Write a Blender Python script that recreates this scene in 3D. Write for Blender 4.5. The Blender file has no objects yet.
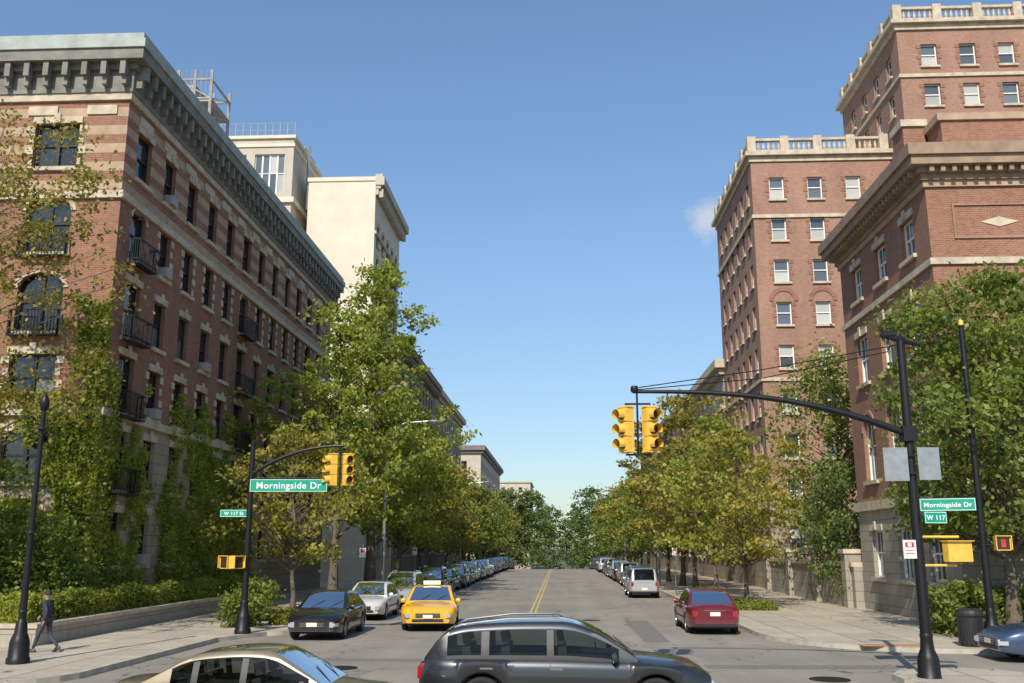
import bpy, math, random
import numpy as np
from mathutils import Vector, Matrix
R = random.Random(7)
sc = bpy.context.scene
COL = sc.collection

# ------------------------------------------------------------------ materials
MATS = {}
def newmat(name):
    m = bpy.data.materials.new(name); m.use_nodes = True
    MATS[name] = m
    nt = m.node_tree
    b = nt.nodes['Principled BSDF']
    return m, nt, b
def N(nt, t, **kw):
    n = nt.nodes.new(t)
    for k, v in kw.items(): setattr(n, k, v)
    return n
def c4(c): return (c[0], c[1], c[2], 1.0)
def ramp(nt, fac, stops):
    r = N(nt, 'ShaderNodeValToRGB')
    el = r.color_ramp.elements
    el[0].position = stops[0][0]; el[0].color = c4(stops[0][1])
    el[1].position = stops[-1][0]; el[1].color = c4(stops[-1][1])
    for p, c in stops[1:-1]:
        e = el.new(p); e.color = c4(c)
    nt.links.new(fac, r.inputs[0]); return r.outputs[0]
def noise(nt, vec, scale, detail=4, rough=.6):
    n = N(nt, 'ShaderNodeTexNoise'); n.inputs['Scale'].default_value = scale
    n.inputs['Detail'].default_value = detail; n.inputs['Roughness'].default_value = rough
    if vec is not None: nt.links.new(vec, n.inputs['Vector'])
    return n.outputs['Fac']
def mixc(nt, fac, a, b, mode='MIX'):
    m = N(nt, 'ShaderNodeMix', data_type='RGBA', blend_type=mode)
    for s, v in ((m.inputs[0], fac), (m.inputs[6], a), (m.inputs[7], b)):
        if isinstance(v, (int, float)): s.default_value = v
        elif isinstance(v, tuple): s.default_value = c4(v)
        else: nt.links.new(v, s)
    return m.outputs[2]
def pos(nt): return N(nt, 'ShaderNodeNewGeometry').outputs['Position']
def bump(nt, b, h, st, dist=.02):
    bp = N(nt, 'ShaderNodeBump'); bp.inputs['Strength'].default_value = st; bp.inputs['Distance'].default_value = dist
    nt.links.new(h, bp.inputs['Height']); nt.links.new(bp.outputs[0], b.inputs['Normal'])
def plain(name, c, rough=.6, metal=0., var=.15, nscale=3., coat=0.):
    m, nt, b = newmat(name)
    b.inputs['Roughness'].default_value = rough; b.inputs['Metallic'].default_value = metal
    b.inputs['Coat Weight'].default_value = coat
    if var > 0:
        tc = N(nt, 'ShaderNodeTexCoord')
        f = noise(nt, tc.outputs['Object'], nscale, 5)
        lo = tuple(x*(1-var) for x in c); hi = tuple(min(1, x*(1+var)) for x in c)
        nt.links.new(ramp(nt, f, [(.3, lo), (.7, hi)]), b.inputs['Base Color'])
    else: b.inputs['Base Color'].default_value = c4(c)
    return m
def brick(name, c1, c2, mortar, bw=.215, bh=.075, msize=.012, dirt=.35, big=.25):
    m, nt, b = newmat(name)
    p = pos(nt); s = N(nt, 'ShaderNodeSeparateXYZ'); nt.links.new(p, s.inputs[0])
    a = N(nt, 'ShaderNodeMath', operation='ADD'); nt.links.new(s.outputs[0], a.inputs[0]); nt.links.new(s.outputs[1], a.inputs[1])
    cb = N(nt, 'ShaderNodeCombineXYZ'); nt.links.new(a.outputs[0], cb.inputs[0]); nt.links.new(s.outputs[2], cb.inputs[1])
    t = N(nt, 'ShaderNodeTexBrick'); nt.links.new(cb.outputs[0], t.inputs['Vector'])
    t.inputs['Scale'].default_value = 1; t.inputs['Brick Width'].default_value = bw; t.inputs['Row Height'].default_value = bh
    t.inputs['Mortar Size'].default_value = msize; t.inputs['Mortar Smooth'].default_value = .3
    t.inputs['Color1'].default_value = c4(c1); t.inputs['Color2'].default_value = c4(c2); t.inputs['Mortar'].default_value = c4(mortar)
    mp = N(nt, 'ShaderNodeMapping'); mp.inputs['Scale'].default_value = (1, 1, .35); nt.links.new(p, mp.inputs[0])
    f1 = noise(nt, mp.outputs[0], .45, 6, .65)
    col = mixc(nt, dirt, t.outputs['Color'], ramp(nt, f1, [(.3, (.4, .37, .33)), (.7, (1, 1, 1))]), 'MULTIPLY')
    f2 = noise(nt, p, 5, 4, .7)
    col = mixc(nt, big, col, ramp(nt, f2, [(.3, (.45, .42, .4)), (.7, (1.0, 1., 1.))]), 'MULTIPLY')
    nt.links.new(col, b.inputs['Base Color']); b.inputs['Roughness'].default_value = .9
    bump(nt, b, t.outputs['Fac'], -.4, .01)
    return m
brick('brick_dark', (.40, .155, .09), (.27, .10, .06), (.36, .26, .19), big=.45, dirt=.4)
brick('brick_red', (.40, .165, .10), (.28, .11, .068), (.36, .26, .19), big=.45, dirt=.4)
brick('brick_orange', (.45, .225, .15), (.34, .16, .105), (.40, .30, .24), big=.4, dirt=.4)
brick('limestone', (.45, .37, .265), (.38, .31, .22), (.2, .16, .12), .9, .42, .015, .45)
brick('stone_grey', (.42, .38, .31), (.37, .33, .27), (.2, .18, .15), 1.0, .45, .015, .35)
plain('trimstone', (.50, .42, .315), .85, 0, .25, 2.)
plain('terracotta', (.40, .28, .19), .85, 0, .2, 2.)
plain('stucco', (.66, .585, .465), .9, 0, .08, .6)
plain('stucco_dull', (.49, .43, .345), .9, 0, .12, .6)
plain('dull_brown', (.24, .19, .15), .9, 0, .2, .6)
plain('patina', (.34, .37, .34), .7, 0, .2, 1.5)
plain('cornice_grey', (.20, .19, .165), .75, 0, .3, 1.5)
plain('cornice_dark', (.17, .15, .13), .7, 0, .25, 1.5)
plain('cornice_brown', (.29, .20, .14), .8, 0, .25, 1.5)
plain('roofing', (.12, .11, .10), .9)
plain('frame_black', (.02, .02, .02), .4, 0, 0)
plain('frame_white', (.78, .77, .73), .5, 0, .05)
plain('iron', (.012, .012, .013), .45, .3, .2, 8)
plain('galv', (.36, .37, .38), .45, .7, .15, 5)
plain('steel_grey', (.36, .33, .30), .6, .1, .2, 3)
plain('signal_yellow', (.78, .47, .07), .5, 0, .15, 6)
plain('sign_green', (.0, .30, .19), .45, 0, .08, 3)
plain('sign_white', (.8, .8, .8), .5, 0, .03, 3)
plain('red_paint', (.6, .03, .02), .5, 0, .05, 3)
plain('lens_dark', (.04, .03, .02), .2, 0, 0)
plain('tyre', (.018, .018, .018), .85, 0, .2, 8)
plain('rim', (.42, .43, .44), .3, .8, .08, 8)
plain('black_trim', (.015, .015, .015), .5, 0, 0)
plain('interior', (.045, .04, .036), .9, 0, .2, 4)
plain('seat', (.10, .09, .08), .8, 0, .2, 4)
plain('chrome', (.6, .6, .6), .15, 1, 0)
plain('headlamp', (.55, .57, .6), .08, .4, 0, coat=1)
plain('taillamp', (.35, .012, .012), .15, 0, 0, coat=1)
plain('plate', (.7, .68, .55), .5, 0, .1, 20)
plain('bark', (.13, .105, .08), .95, 0, .35, 12)
plain('bin', (.03, .03, .032), .5, .2, .2, 6)
plain('skin', (.42, .25, .18), .6, 0, .05)
plain('hair', (.02, .015, .012), .7, 0, .1)
plain('jacket', (.03, .035, .05), .85, 0, .2, 10)
plain('trousers', (.05, .055, .07), .85, 0, .2, 10)
plain('yellow_line', (.50, .37, .12), .8, 0, .4, 3)
plain('white_line', (.50, .48, .43), .8, 0, .35, 3)
plain('asphalt_patch', (.165, .152, .132), .9, 0, .3, 9)
plain('tactile', (.40, .20, .10), .85, 0, .25, 9)
plain('roofsign', (.85, .8, .55), .5, 0, 0)
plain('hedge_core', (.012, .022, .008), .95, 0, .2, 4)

def bglass(name, dark, light, frac):
    m, nt, b = newmat(name)
    g = N(nt, 'ShaderNodeNewGeometry')
    col = ramp(nt, g.outputs['Random Per Island'], [(0, dark), (1-frac, tuple(x*2.2 for x in dark)), (min(1-frac+.02, .99), light), (1, tuple(x*.7 for x in light))])
    nt.links.new(col, b.inputs['Base Color']); b.inputs['Roughness'].default_value = .06
    b.inputs['Specular IOR Level'].default_value = .9
    f = noise(nt, g.outputs['Position'], .9, 2); bump(nt, b, f, .25, .08)
bglass('glass_dark', (.012, .014, .016), (.22, .2, .17), .15)
bglass('glass_sky', (.06, .07, .08), (.50, .49, .45), .5)
m, nt, b = newmat('car_glass'); nt.nodes.remove(b)
tr = N(nt, 'ShaderNodeBsdfTransparent'); tr.inputs[0].default_value = (.40, .44, .42, 1)
gl = N(nt, 'ShaderNodeBsdfGlossy'); gl.inputs['Roughness'].default_value = .02
fr = N(nt, 'ShaderNodeFresnel'); fr.inputs[0].default_value = 1.38
mx = N(nt, 'ShaderNodeMixShader'); nt.links.new(fr.outputs[0], mx.inputs[0]); nt.links.new(tr.outputs[0], mx.inputs[1]); nt.links.new(gl.outputs[0], mx.inputs[2])
nt.links.new(mx.outputs[0], nt.nodes['Material Output'].inputs[0])
def carpaint(name, c, metal=.3, rough=.32):
    m, nt, b = newmat(name)
    tc = N(nt, 'ShaderNodeTexCoord'); s = N(nt, 'ShaderNodeSeparateXYZ'); nt.links.new(tc.outputs['Object'], s.inputs[0])
    nz = noise(nt, tc.outputs['Object'], 5, 4)
    ad = N(nt, 'ShaderNodeMath', operation='MULTIPLY_ADD'); nt.links.new(nz, ad.inputs[0]); ad.inputs[1].default_value = .4; nt.links.new(s.outputs[2], ad.inputs[2])
    dirt = tuple(x*.6+.05 for x in c)
    nt.links.new(ramp(nt, ad.outputs[0], [(.42, dirt), (.75, c)]), b.inputs['Base Color'])
    b.inputs['Metallic'].default_value = metal; b.inputs['Roughness'].default_value = rough
    b.inputs['Coat Weight'].default_value = 1.; b.inputs['Coat Roughness'].default_value = .03
    return name
for n_, c_ in dict(paint_charcoal=(.022, .024, .028), paint_beige=(.25, .21, .145), paint_black=(.012, .012, .014), paint_white=(.7, .7, .68),
        paint_silver=(.42, .43, .44), paint_red=(.16, .010, .022), paint_blue=(.04, .075, .15), paint_green=(.05, .08, .06), paint_grey=(.16, .165, .17)).items():
    carpaint(n_, c_)
carpaint('paint_taxi', (.82, .42, .012), 0, .35)

m, nt, b = newmat('asphalt')
p = pos(nt)
f1 = noise(nt, p, .18, 6, .6); f2 = noise(nt, p, 25, 3, .7)
mp = N(nt, 'ShaderNodeMapping'); mp.inputs['Scale'].default_value = (1.1, .05, 1); nt.links.new(p, mp.inputs[0])
f3 = noise(nt, mp.outputs[0], .9, 4, .6)
col = ramp(nt, f1, [(.3, (.245, .217, .178)), (.7, (.335, .30, .248))])
col = mixc(nt, .45, col, ramp(nt, f3, [(.3, (.62, .62, .62)), (.65, (1, 1, 1))]), 'MULTIPLY')
col = mixc(nt, .5, col, ramp(nt, f2, [(.3, (.62, .62, .62)), (.7, (1, 1, 1))]), 'MULTIPLY')
v = N(nt, 'ShaderNodeTexVoronoi', feature='DISTANCE_TO_EDGE'); v.inputs['Scale'].default_value = .28
nz = N(nt, 'ShaderNodeTexNoise'); nz.inputs['Scale'].default_value = 1.2; nt.links.new(p, nz.inputs['Vector'])
vm = N(nt, 'ShaderNodeVectorMath', operation='MULTIPLY_ADD'); nt.links.new(nz.outputs['Color'], vm.inputs[0]); vm.inputs[1].default_value = (1.5, 1.5, 0); nt.links.new(p, vm.inputs[2])
nt.links.new(vm.outputs[0], v.inputs['Vector'])
col = mixc(nt, 1., col, ramp(nt, v.outputs['Distance'], [(.0, (.4, .4, .4)), (.012, (1, 1, 1))]), 'MULTIPLY')
nt.links.new(col, b.inputs['Base Color']); b.inputs['Roughness'].default_value = .85
bump(nt, b, f2, .4, .01)
m, nt, b = newmat('concrete_pavement')
p = pos(nt)
t = N(nt, 'ShaderNodeTexBrick'); nt.links.new(p, t.inputs['Vector']); t.offset = 0
t.inputs['Scale'].default_value = 1; t.inputs['Brick Width'].default_value = 1.5; t.inputs['Row Height'].default_value = 1.5; t.inputs['Mortar Size'].default_value = .02
t.inputs['Color1'].default_value = (.50, .44, .345, 1); t.inputs['Color2'].default_value = (.42, .365, .29, 1); t.inputs['Mortar'].default_value = (.16, .14, .12, 1)
f1 = noise(nt, p, .8, 6, .7)
col = mixc(nt, .55, t.outputs['Color'], ramp(nt, f1, [(.3, (.62, .6, .57)), (.7, (1, 1, 1))]), 'MULTIPLY')
sp = noise(nt, p, 9, 2, .5)
col = mixc(nt, .5, col, ramp(nt, sp, [(.3, (.5, .48, .45)), (.42, (1, 1, 1))]), 'MULTIPLY')
nt.links.new(col, b.inputs['Base Color']); b.inputs['Roughness'].default_value = .9
plain('kerbstone', (.42, .38, .31), .85, 0, .25, 2)
plain('ground_mat', (.10, .11, .06), .95, 0, .3, .2)

def leafmat(name, dark, mid, light):
    m, nt, b = newmat(name)
    nt.nodes.remove(b)
    at = N(nt, 'ShaderNodeAttribute', attribute_name='tint')
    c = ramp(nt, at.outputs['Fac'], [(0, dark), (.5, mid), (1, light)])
    d = N(nt, 'ShaderNodeBsdfPrincipled'); d.inputs['Roughness'].default_value = .5; nt.links.new(c, d.inputs['Base Color'])
    d.inputs['Specular IOR Level'].default_value = .35
    tr = N(nt, 'ShaderNodeBsdfTranslucent')
    c2 = mixc(nt, 1., c, (1.8, 1.8, .8), 'MULTIPLY'); nt.links.new(c2, tr.inputs[0])
    mx = N(nt, 'ShaderNodeMixShader'); mx.inputs[0].default_value = .42
    nt.links.new(d.outputs[0], mx.inputs[1]); nt.links.new(tr.outputs[0], mx.inputs[2])
    nt.links.new(mx.outputs[0], nt.nodes['Material Output'].inputs[0])
leafmat('leaf_ginkgo', (.11, .155, .025), (.25, .29, .05), (.44, .43, .09))
leafmat('leaf_green', (.075, .115, .027), (.17, .215, .045), (.32, .33, .08))
leafmat('leaf_yellow', (.12, .135, .027), (.28, .26, .05), (.48, .38, .08))
leafmat('leaf_dark', (.055, .095, .03), (.125, .175, .05), (.24, .27, .08))
leafmat('leaf_rust', (.12, .125, .03), (.26, .235, .055), (.40, .28, .09))

# ------------------------------------------------------------------ mesh builder
class MB:
    def __init__(s): s.v = []; s.f = []; s.m = []; s.mats = []
    def mi(s, m):
        if m not in s.mats: s.mats.append(m)
        return s.mats.index(m)
    def face(s, pts, m):
        n = len(s.v); s.v.extend([tuple(p) for p in pts]); s.f.append(tuple(range(n, n+len(pts)))); s.m.append(s.mi(m))
    def grid(s, rows, m, matf=None, closed=False):
        n = len(s.v); k = len(rows[0])
        for r in rows: s.v.extend([tuple(p) for p in r])
        for i in range(len(rows)-1):
            for j in range(k if closed else k-1):
                j2 = (j+1) % k
                mm = matf(i, j) if matf else m
                if mm is None: continue
                s.f.append((n+i*k+j, n+i*k+j2, n+(i+1)*k+j2, n+(i+1)*k+j)); s.m.append(s.mi(mm))
    def box(s, x0, x1, y0, y1, z0, z1, m, M=None):
        P = [(x0, y0, z0), (x1, y0, z0), (x1, y1, z0), (x0, y1, z0), (x0, y0, z1), (x1, y0, z1), (x1, y1, z1), (x0, y1, z1)]
        if M is not None: P = [tuple(M @ Vector(q)) for q in P]
        n = len(s.v); s.v.extend(P); k = s.mi(m)
        for f in ((3, 2, 1, 0), (4, 5, 6, 7), (0, 1, 5, 4), (1, 2, 6, 5), (2, 3, 7, 6), (3, 0, 4, 7)):
            s.f.append(tuple(n+i for i in f)); s.m.append(k)
    def tube(s, path, radii, m, seg=8, caps=True):
        path = [Vector(p) for p in path]
        rows = []
        up = Vector((0, 0, 1))
        for i, p in enumerate(path):
            d = (path[min(i+1, len(path)-1)]-path[max(i-1, 0)]).normalized()
            a = d.cross(up) if abs(d.z) < .95 else d.cross(Vector((1, 0, 0)))
            a.normalize(); bb = d.cross(a)
            r = radii[i] if hasattr(radii, '__len__') else radii
            rows.append([p+(a*math.cos(2*math.pi*k/seg)+bb*math.sin(2*math.pi*k/seg))*r for k in range(seg)])
        s.grid(rows, m, closed=True)
        if caps: s.face(rows[0], m); s.face(rows[-1][::-1], m)
    def lathe(s, prof, m, seg=16, M=None, axis='Z', matf=None):
        rows = []
        for r, h in prof:
            row = []
            for k in range(seg):
                a = 2*math.pi*k/seg
                q = Vector((r*math.cos(a), r*math.sin(a), h)) if axis == 'Z' else Vector((r*math.cos(a), h, r*math.sin(a)))
                row.append(M @ q if M is not None else q)
            rows.append(row)
        s.grid(rows, m, matf=matf, closed=True)
    def obj(s, name, parent=None, smooth=None, loc=None):
        me = bpy.data.meshes.new(name); me.from_pydata(s.v, [], s.f)
        for k in s.mats: me.materials.append(MATS[k])
        me.polygons.foreach_set('material_index', s.m)
        me.update()
        if smooth is not None:
            me.shade_smooth(); me.set_sharp_from_angle(angle=math.radians(smooth))
        o = bpy.data.objects.new(name, me); COL.objects.link(o)
        if parent: o.parent = parent
        if loc: o.location = loc
        return o
def empty(name, loc=(0, 0, 0), rz=0):
    e = bpy.data.objects.new(name, None); COL.objects.link(e); e.location = loc; e.rotation_euler = (0, 0, rz); return e
def T(x, y, z): return Matrix.Translation((x, y, z))
def RZ(a): return Matrix.Rotation(a, 4, 'Z')
def gz(y):
    return 0. if y <= 130 else max(-5., -.03*(y-130))

# ------------------------------------------------------------------ ground, road, pavements
ys = [-600, -10, 34, 60, 90, 130, 150, 180, 220, 260, 296.7, 400, 2500]
g = MB(); g.grid([[(-1500, y, gz(y)-.01), (1500, y, gz(y)-.01)] for y in ys], 'ground_mat'); g.obj('ground')
g = MB()
g.face([(-200, -14, -.004), (200, -14, -.004), (200, 36, -.004), (-200, 36, -.004)], 'asphalt')
g.grid([[(-11, y, gz(y)-.004), (9, y, gz(y)-.004)] for y in [36, 60, 90, 130, 150, 180, 220, 260, 296]], 'asphalt')
g.obj('road')
g = MB()
for x0, x1, y0, y1 in ((-2.9, -1.9, 24, 31.5), (2.6, 3.4, 31, 40), (-6.2, -5.4, 46, 70), (3.6, 8.2, 24.6, 25.4), (-9, -3, 25.6, 26.3)):
    g.face([(x0, y0, 0.0), (x1, y0+.1, 0.0), (x1+.05, y1, 0.0), (x0-.05, y1-.1, 0.0)], 'asphalt_patch')
g.obj('road_patches')
g = MB()
for dx in (-.16, .06):
    g.grid([[(-1.25+dx, y, gz(y)+.004), (-1.15+dx, y, gz(y)+.004)] for y in [43, 60, 90, 130, 180]], 'yellow_line')
g.face([(-8.6, 38.5, .004), (-1.6, 38.5, .004), (-1.6, 38.85, .004), (-8.6, 38.85, .004)], 'white_line')
g.obj('road_markings')
def slab(name, poly, h=.13):
    g = MB()
    n = len(poly)
    g.face([(x, y, h) for x, y in poly], 'concrete_pavement')
    for i in range(n):
        a, b_ = poly[i], poly[(i+1) % n]
        g.face([(a[0], a[1], -.1), (b_[0], b_[1], -.1), (b_[0], b_[1], h), (a[0], a[1], h)], 'kerbstone')
        d = Vector((b_[0]-a[0], b_[1]-a[1])); L = d.length
        if L < .01: continue
        nrm = Vector((d.y, -d.x))/L*.16
        g.face([(a[0], a[1], h+.003), (b_[0], b_[1], h+.003), (b_[0]-nrm.x, b_[1]-nrm.y, h+.003), (a[0]-nrm.x, a[1]-nrm.y, h+.003)], 'kerbstone')
    return g.obj(name)
def arc(cx, cy, r, a0, a1, n=10):
    return [(cx+r*math.cos(math.radians(a0+(a1-a0)*i/n)), cy+r*math.sin(math.radians(a0+(a1-a0)*i/n))) for i in range(n+1)]
slab('pavement', [(6.5, 130)] + arc(11.5, 33.2, 5, 180, 270) + [(200, 28.2), (200, 60), (30, 60), (30, 130)])
slab('pavement', [(-200, 130), (-200, 19.5), (-13.5, 20)] + arc(-13.2, 22.4, 2.4, 270, 350, 6) + [(-10.7, 30.5)] + arc(-10.6, 34, 1.6, 300, 360, 6) + [(-9, 36), (-9, 130)])
for nm, x0, x1 in (('pavement', -60, -9), ('pavement', 6.5, 60)):
    g = MB(); yy = [130, 150, 180, 220, 260, 296]
    g.grid([[(x0, y, gz(y)+.13), (x1, y, gz(y)+.13)] for y in yy], 'concrete_pavement')
    xk = x1 if x1 < 0 else x0
    g.grid([[(xk, y, gz(y)-.1), (xk, y, gz(y)+.13)] for y in yy], 'kerbstone'); g.obj(nm)
slab('pavement', [(-100, 7), (-100, -12), (100, -12), (100, 7)])
slab('traffic_island', arc(9.0, 22.2, 1.7, 0, 330, 12))
g = MB(); g.box(8.6, 10.4, 28.75, 29.35, .134, .142, 'tactile'); g.obj('tactile_paving')
for mx, my, mr in ((6.0, 22.7, .45), (-5.4, 24.2, .42), (1.2, 40, .4)):
    g = MB(); g.lathe([(mr, -.003), (mr, .008), (mr-.06, .008), (mr-.06, .004), (0.01, .004)], 'iron', 24, T(mx, my, 0)); g.obj('manhole_cover')

# ------------------------------------------------------------------ facades
def facade(mb, wb, tb, P0, U, Nn, W, z0, z1, wins, wallmat, zc=(), uc=()):
    ux, uy = U; nx, ny = Nn
    def pt(u, z, d=0): return (P0[0]+ux*u+nx*d, P0[1]+uy*u+ny*d, z)
    flip = (uy*nx-ux*ny) < 0
    def q(b, p, m): b.face(p[::-1] if flip else p, m)
    def bx(b, u0, u1, za, zb, d0, d1, m):
        xs = sorted((P0[0]+ux*u0+nx*d0, P0[0]+ux*u1+nx*d1)); yy = sorted((P0[1]+uy*u0+ny*d0, P0[1]+uy*u1+ny*d1))
        b.box(xs[0], xs[1], yy[0], yy[1], za, zb, m)
    us = sorted(set([0, W]+[round(w[0], 3) for w in wins]+[round(w[1], 3) for w in wins]+list(uc)))
    zs = sorted(set([z0, z1]+[round(w[2], 3) for w in wins]+[round(w[3], 3) for w in wins]+[z for z in zc if z0 < z < z1]))
    for i in range(len(us)-1):
        um = (us[i]+us[i+1])/2
        colw = [w for w in wins if w[0] < um < w[1]]
        for j in range(len(zs)-1):
            zm = (zs[j]+zs[j+1])/2
            if any(w[2] < zm < w[3] for w in colw): continue
            q(mb, [pt(us[i], zs[j]), pt(us[i+1], zs[j]), pt(us[i+1], zs[j+1]), pt(us[i], zs[j+1])], wallmat(um, zm))
    D = .28
    for w in wins:
        u0, u1, a, b_, k = w
        fr = k.get('frame', 'frame_white'); gl = k.get('glass', 'glass_dark')
        wm = wallmat((u0+u1)/2, b_+.01); um = (u0+u1)/2; wd = u1-u0
        q(mb, [pt(u0, a), pt(u0, b_), pt(u0, b_, -D), pt(u0, a, -D)], wm); q(mb, [pt(u1, a), pt(u1, b_), pt(u1, b_, -D), pt(u1, a, -D)], wm)
        q(mb, [pt(u0, b_), pt(u1, b_), pt(u1, b_, -D), pt(u0, b_, -D)], wm); q(mb, [pt(u0, a), pt(u1, a), pt(u1, a, -D), pt(u0, a, -D)], wm)
        t = k.get('ft', .07)
        n = k.get('mull', 1)
        cw = wd/n
        for i in range(n):
            c0 = u0+i*cw; c1 = c0+cw; zm = (a+b_)/2+.05
            q(wb, [pt(c0, a, -D+.02), pt(c1, a, -D+.02), pt(c1, zm, -D+.02), pt(c0, zm, -D+.02)], gl)
            q(wb, [pt(c0, zm, -D+.05), pt(c1, zm, -D+.05), pt(c1, b_, -D+.05), pt(c0, b_, -D+.05)], gl)
            bx(wb, c0, c0+t, a, b_, -D+.01, -D+.11, fr); bx(wb, c1-t, c1, a, b_, -D+.01, -D+.11, fr)
            bx(wb, c0+t, c1-t, zm-.035, zm+.035, -D+.01, -D+.10, fr)
            bx(wb, c0+t, c1-t, a, a+t, -D+.01, -D+.10, fr); bx(wb, c0+t, c1-t, b_-t, b_, -D+.01, -D+.10, fr)
            if k.get('grid'):
                for g_ in (1, 2): bx(wb, c0+cw*g_/3-.015, c0+cw*g_/3+.015, a+t, b_-t, -D+.02, -D+.08, fr)
        if k.get('arch'):
            r = k.get('rise', wd/2); S = 8
            arcp = [(um-wd/2*math.cos(math.pi*s/S), b_-r+r*math.sin(math.pi*s/S)) for s in range(S+1)]
            for s in range(S):
                p, p2 = arcp[s], arcp[s+1]
                mb.face([pt(p[0], p[1], -.002), pt(p2[0], p2[1], -.002), pt(p2[0], b_, -.002), pt(p[0], b_, -.002)], wm)
                mb.face([pt(p[0], p[1]), pt(p2[0], p2[1]), pt(p2[0], p2[1], -D+.12), pt(p[0], p[1], -D+.12)], wm)
                if k.get('archtrim'):
                    f = 1.22
                    o1 = (um+(p[0]-um)*f, b_-r+(p[1]-b_+r)*f); o2 = (um+(p2[0]-um)*f, b_-r+(p2[1]-b_+r)*f); dd = .05
                    at_ = k['archtrim']
                    if at_ == 'trimstone' and s % 2 == 0 and s not in (0, S): at_ = 'terracotta'
                    tb.face([pt(p[0], p[1], dd), pt(p2[0], p2[1], dd), pt(o2[0], o2[1], dd), pt(o1[0], o1[1], dd)], at_)
                    tb.face([pt(o1[0], o1[1], dd), pt(o2[0], o2[1], dd), pt(o2[0], o2[1], 0), pt(o1[0], o1[1], 0)], at_)
                    tb.face([pt(p[0], p[1], dd), pt(p2[0], p2[1], dd), pt(p2[0], p2[1], 0), pt(p[0], p[1], 0)], at_)
        if k.get('sill'): bx(tb, u0-.12, u1+.12, a-.16, a-.004, .004, .14, k['sill'])
        if k.get('lintel'):
            bx(tb, u0-.1, u1+.1, b_+.004, b_+.28, .004, .06, k['lintel'])
            bx(tb, um-.12, um+.12, b_+.006, b_+.42, .062, .12, k['lintel'])
        if k.get('surround'):
            for s in range(4):
                zz = a+.1+s*(b_-a)/4
                bx(tb, u0-.32 if s % 2 else u0-.2, u0-.004, zz, zz+.28, .004, .035, k['surround']); bx(tb, u1+.004, u1+.32 if s % 2 else u1+.2, zz, zz+.28, .004, .035, k['surround'])
        if k.get('balcony'):
            BD = k['balcony']; o_ = k.get('bo', .2)
            bx(tb, u0-o_, u1+o_, a-.22, a-.165, .145, BD, 'iron')
            for zz in (a+.75, a-.05): bx(tb, u0-o_, u1+o_, zz, zz+.04, BD-.04, BD, 'iron'); bx(tb, u0-o_, u0-o_+.04, zz, zz+.04, .14, BD-.04, 'iron'); bx(tb, u1+o_-.04, u1+o_, zz, zz+.04, .14, BD-.04, 'iron')
            nb = int((wd+2*o_)/.12)
            for i in range(nb+1):
                uu = u0-o_+i*(wd+2*o_-.02)/nb; bx(tb, uu, uu+.02, a-.16, a+.75, BD-.03, BD-.01, 'iron')
            for i in range(4):
                dd = .16+i*(BD-.2)/4; bx(tb, u0-o_+.01, u0-o_+.03, a-.16, a+.75, dd, dd+.02, 'iron'); bx(tb, u1+o_-.03, u1+o_-.01, a-.16, a+.75, dd, dd+.02, 'iron')
        if k.get('ac'): bx(tb, um-.32, um+.32, a+.0, a+.4, -.17, .3, 'steel_grey')
def cornice(tb, x0, x1, y0, y1, layers, mat, br=None, base=0):
    for (a, b_, o, *mm) in layers:
        tb.box(x0-o, x1+o, y0-o, y1+o, a, b_, mm[0] if mm else mat)
    if br:
        za, zb, o0, o1, sp, wd = br
        n = int((x1-x0)/sp)
        for i in range(n+1):
            x = x0+.1+i*(x1-x0-.2)/n
            tb.box(x-wd/2, x+wd/2, y0-o1, y0-o0-.003, za, zb-.003, mat)
        n = int((y1-y0)/sp)
        for i in range(n+1):
            y = y0+.1+i*(y1-y0-.2)/n
            tb.box(x1+o0+.003, x1+o1, y-wd/2, y+wd/2, za, zb-.003, mat); tb.box(x0-o1, x0-o0-.003, y-wd/2, y+wd/2, za, zb-.003, mat)
def building(name, x0, x1, y0, y1, H, wallmat, front, side, side_dir, layers, cmat, br=None, zc=(), roof='roofing', zb=0, wplain=None):
    e = empty(name)
    mb, wb, tb = MB(), MB(), MB()
    facade(mb, wb, tb, (x0, y0), (1, 0), (0, -1), x1-x0, zb, H, front, wallmat, zc)
    if side_dir > 0: facade(mb, wb, tb, (x1, y0), (0, 1), (1, 0), y1-y0, zb, H, side, wallmat, zc)
    else: facade(mb, wb, tb, (x0, y0), (0, 1), (-1, 0), y1-y0, zb, H, side, wallmat, zc)
    wm = wplain or wallmat(0, H-.5)
    xo = x0 if side_dir > 0 else x1
    mb.face([(xo, y0, zb), (xo, y1, zb), (xo, y1, H), (xo, y0, H)], wm)
    mb.face([(x0, y1, zb), (x1, y1, zb), (x1, y1, H), (x0, y1, H)], wm)
    mb.face([(x0, y0, H-.3), (x1, y0, H-.3), (x1, y1, H-.3), (x0, y1, H-.3)], roof)
    if layers: cornice(tb, x0, x1, y0, y1, layers, cmat, br)
    mb.obj('walls', e)
    if wb.f: wb.obj('windows', e)
    if tb.f: tb.obj('trim_and_cornice', e)
    return e

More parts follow.
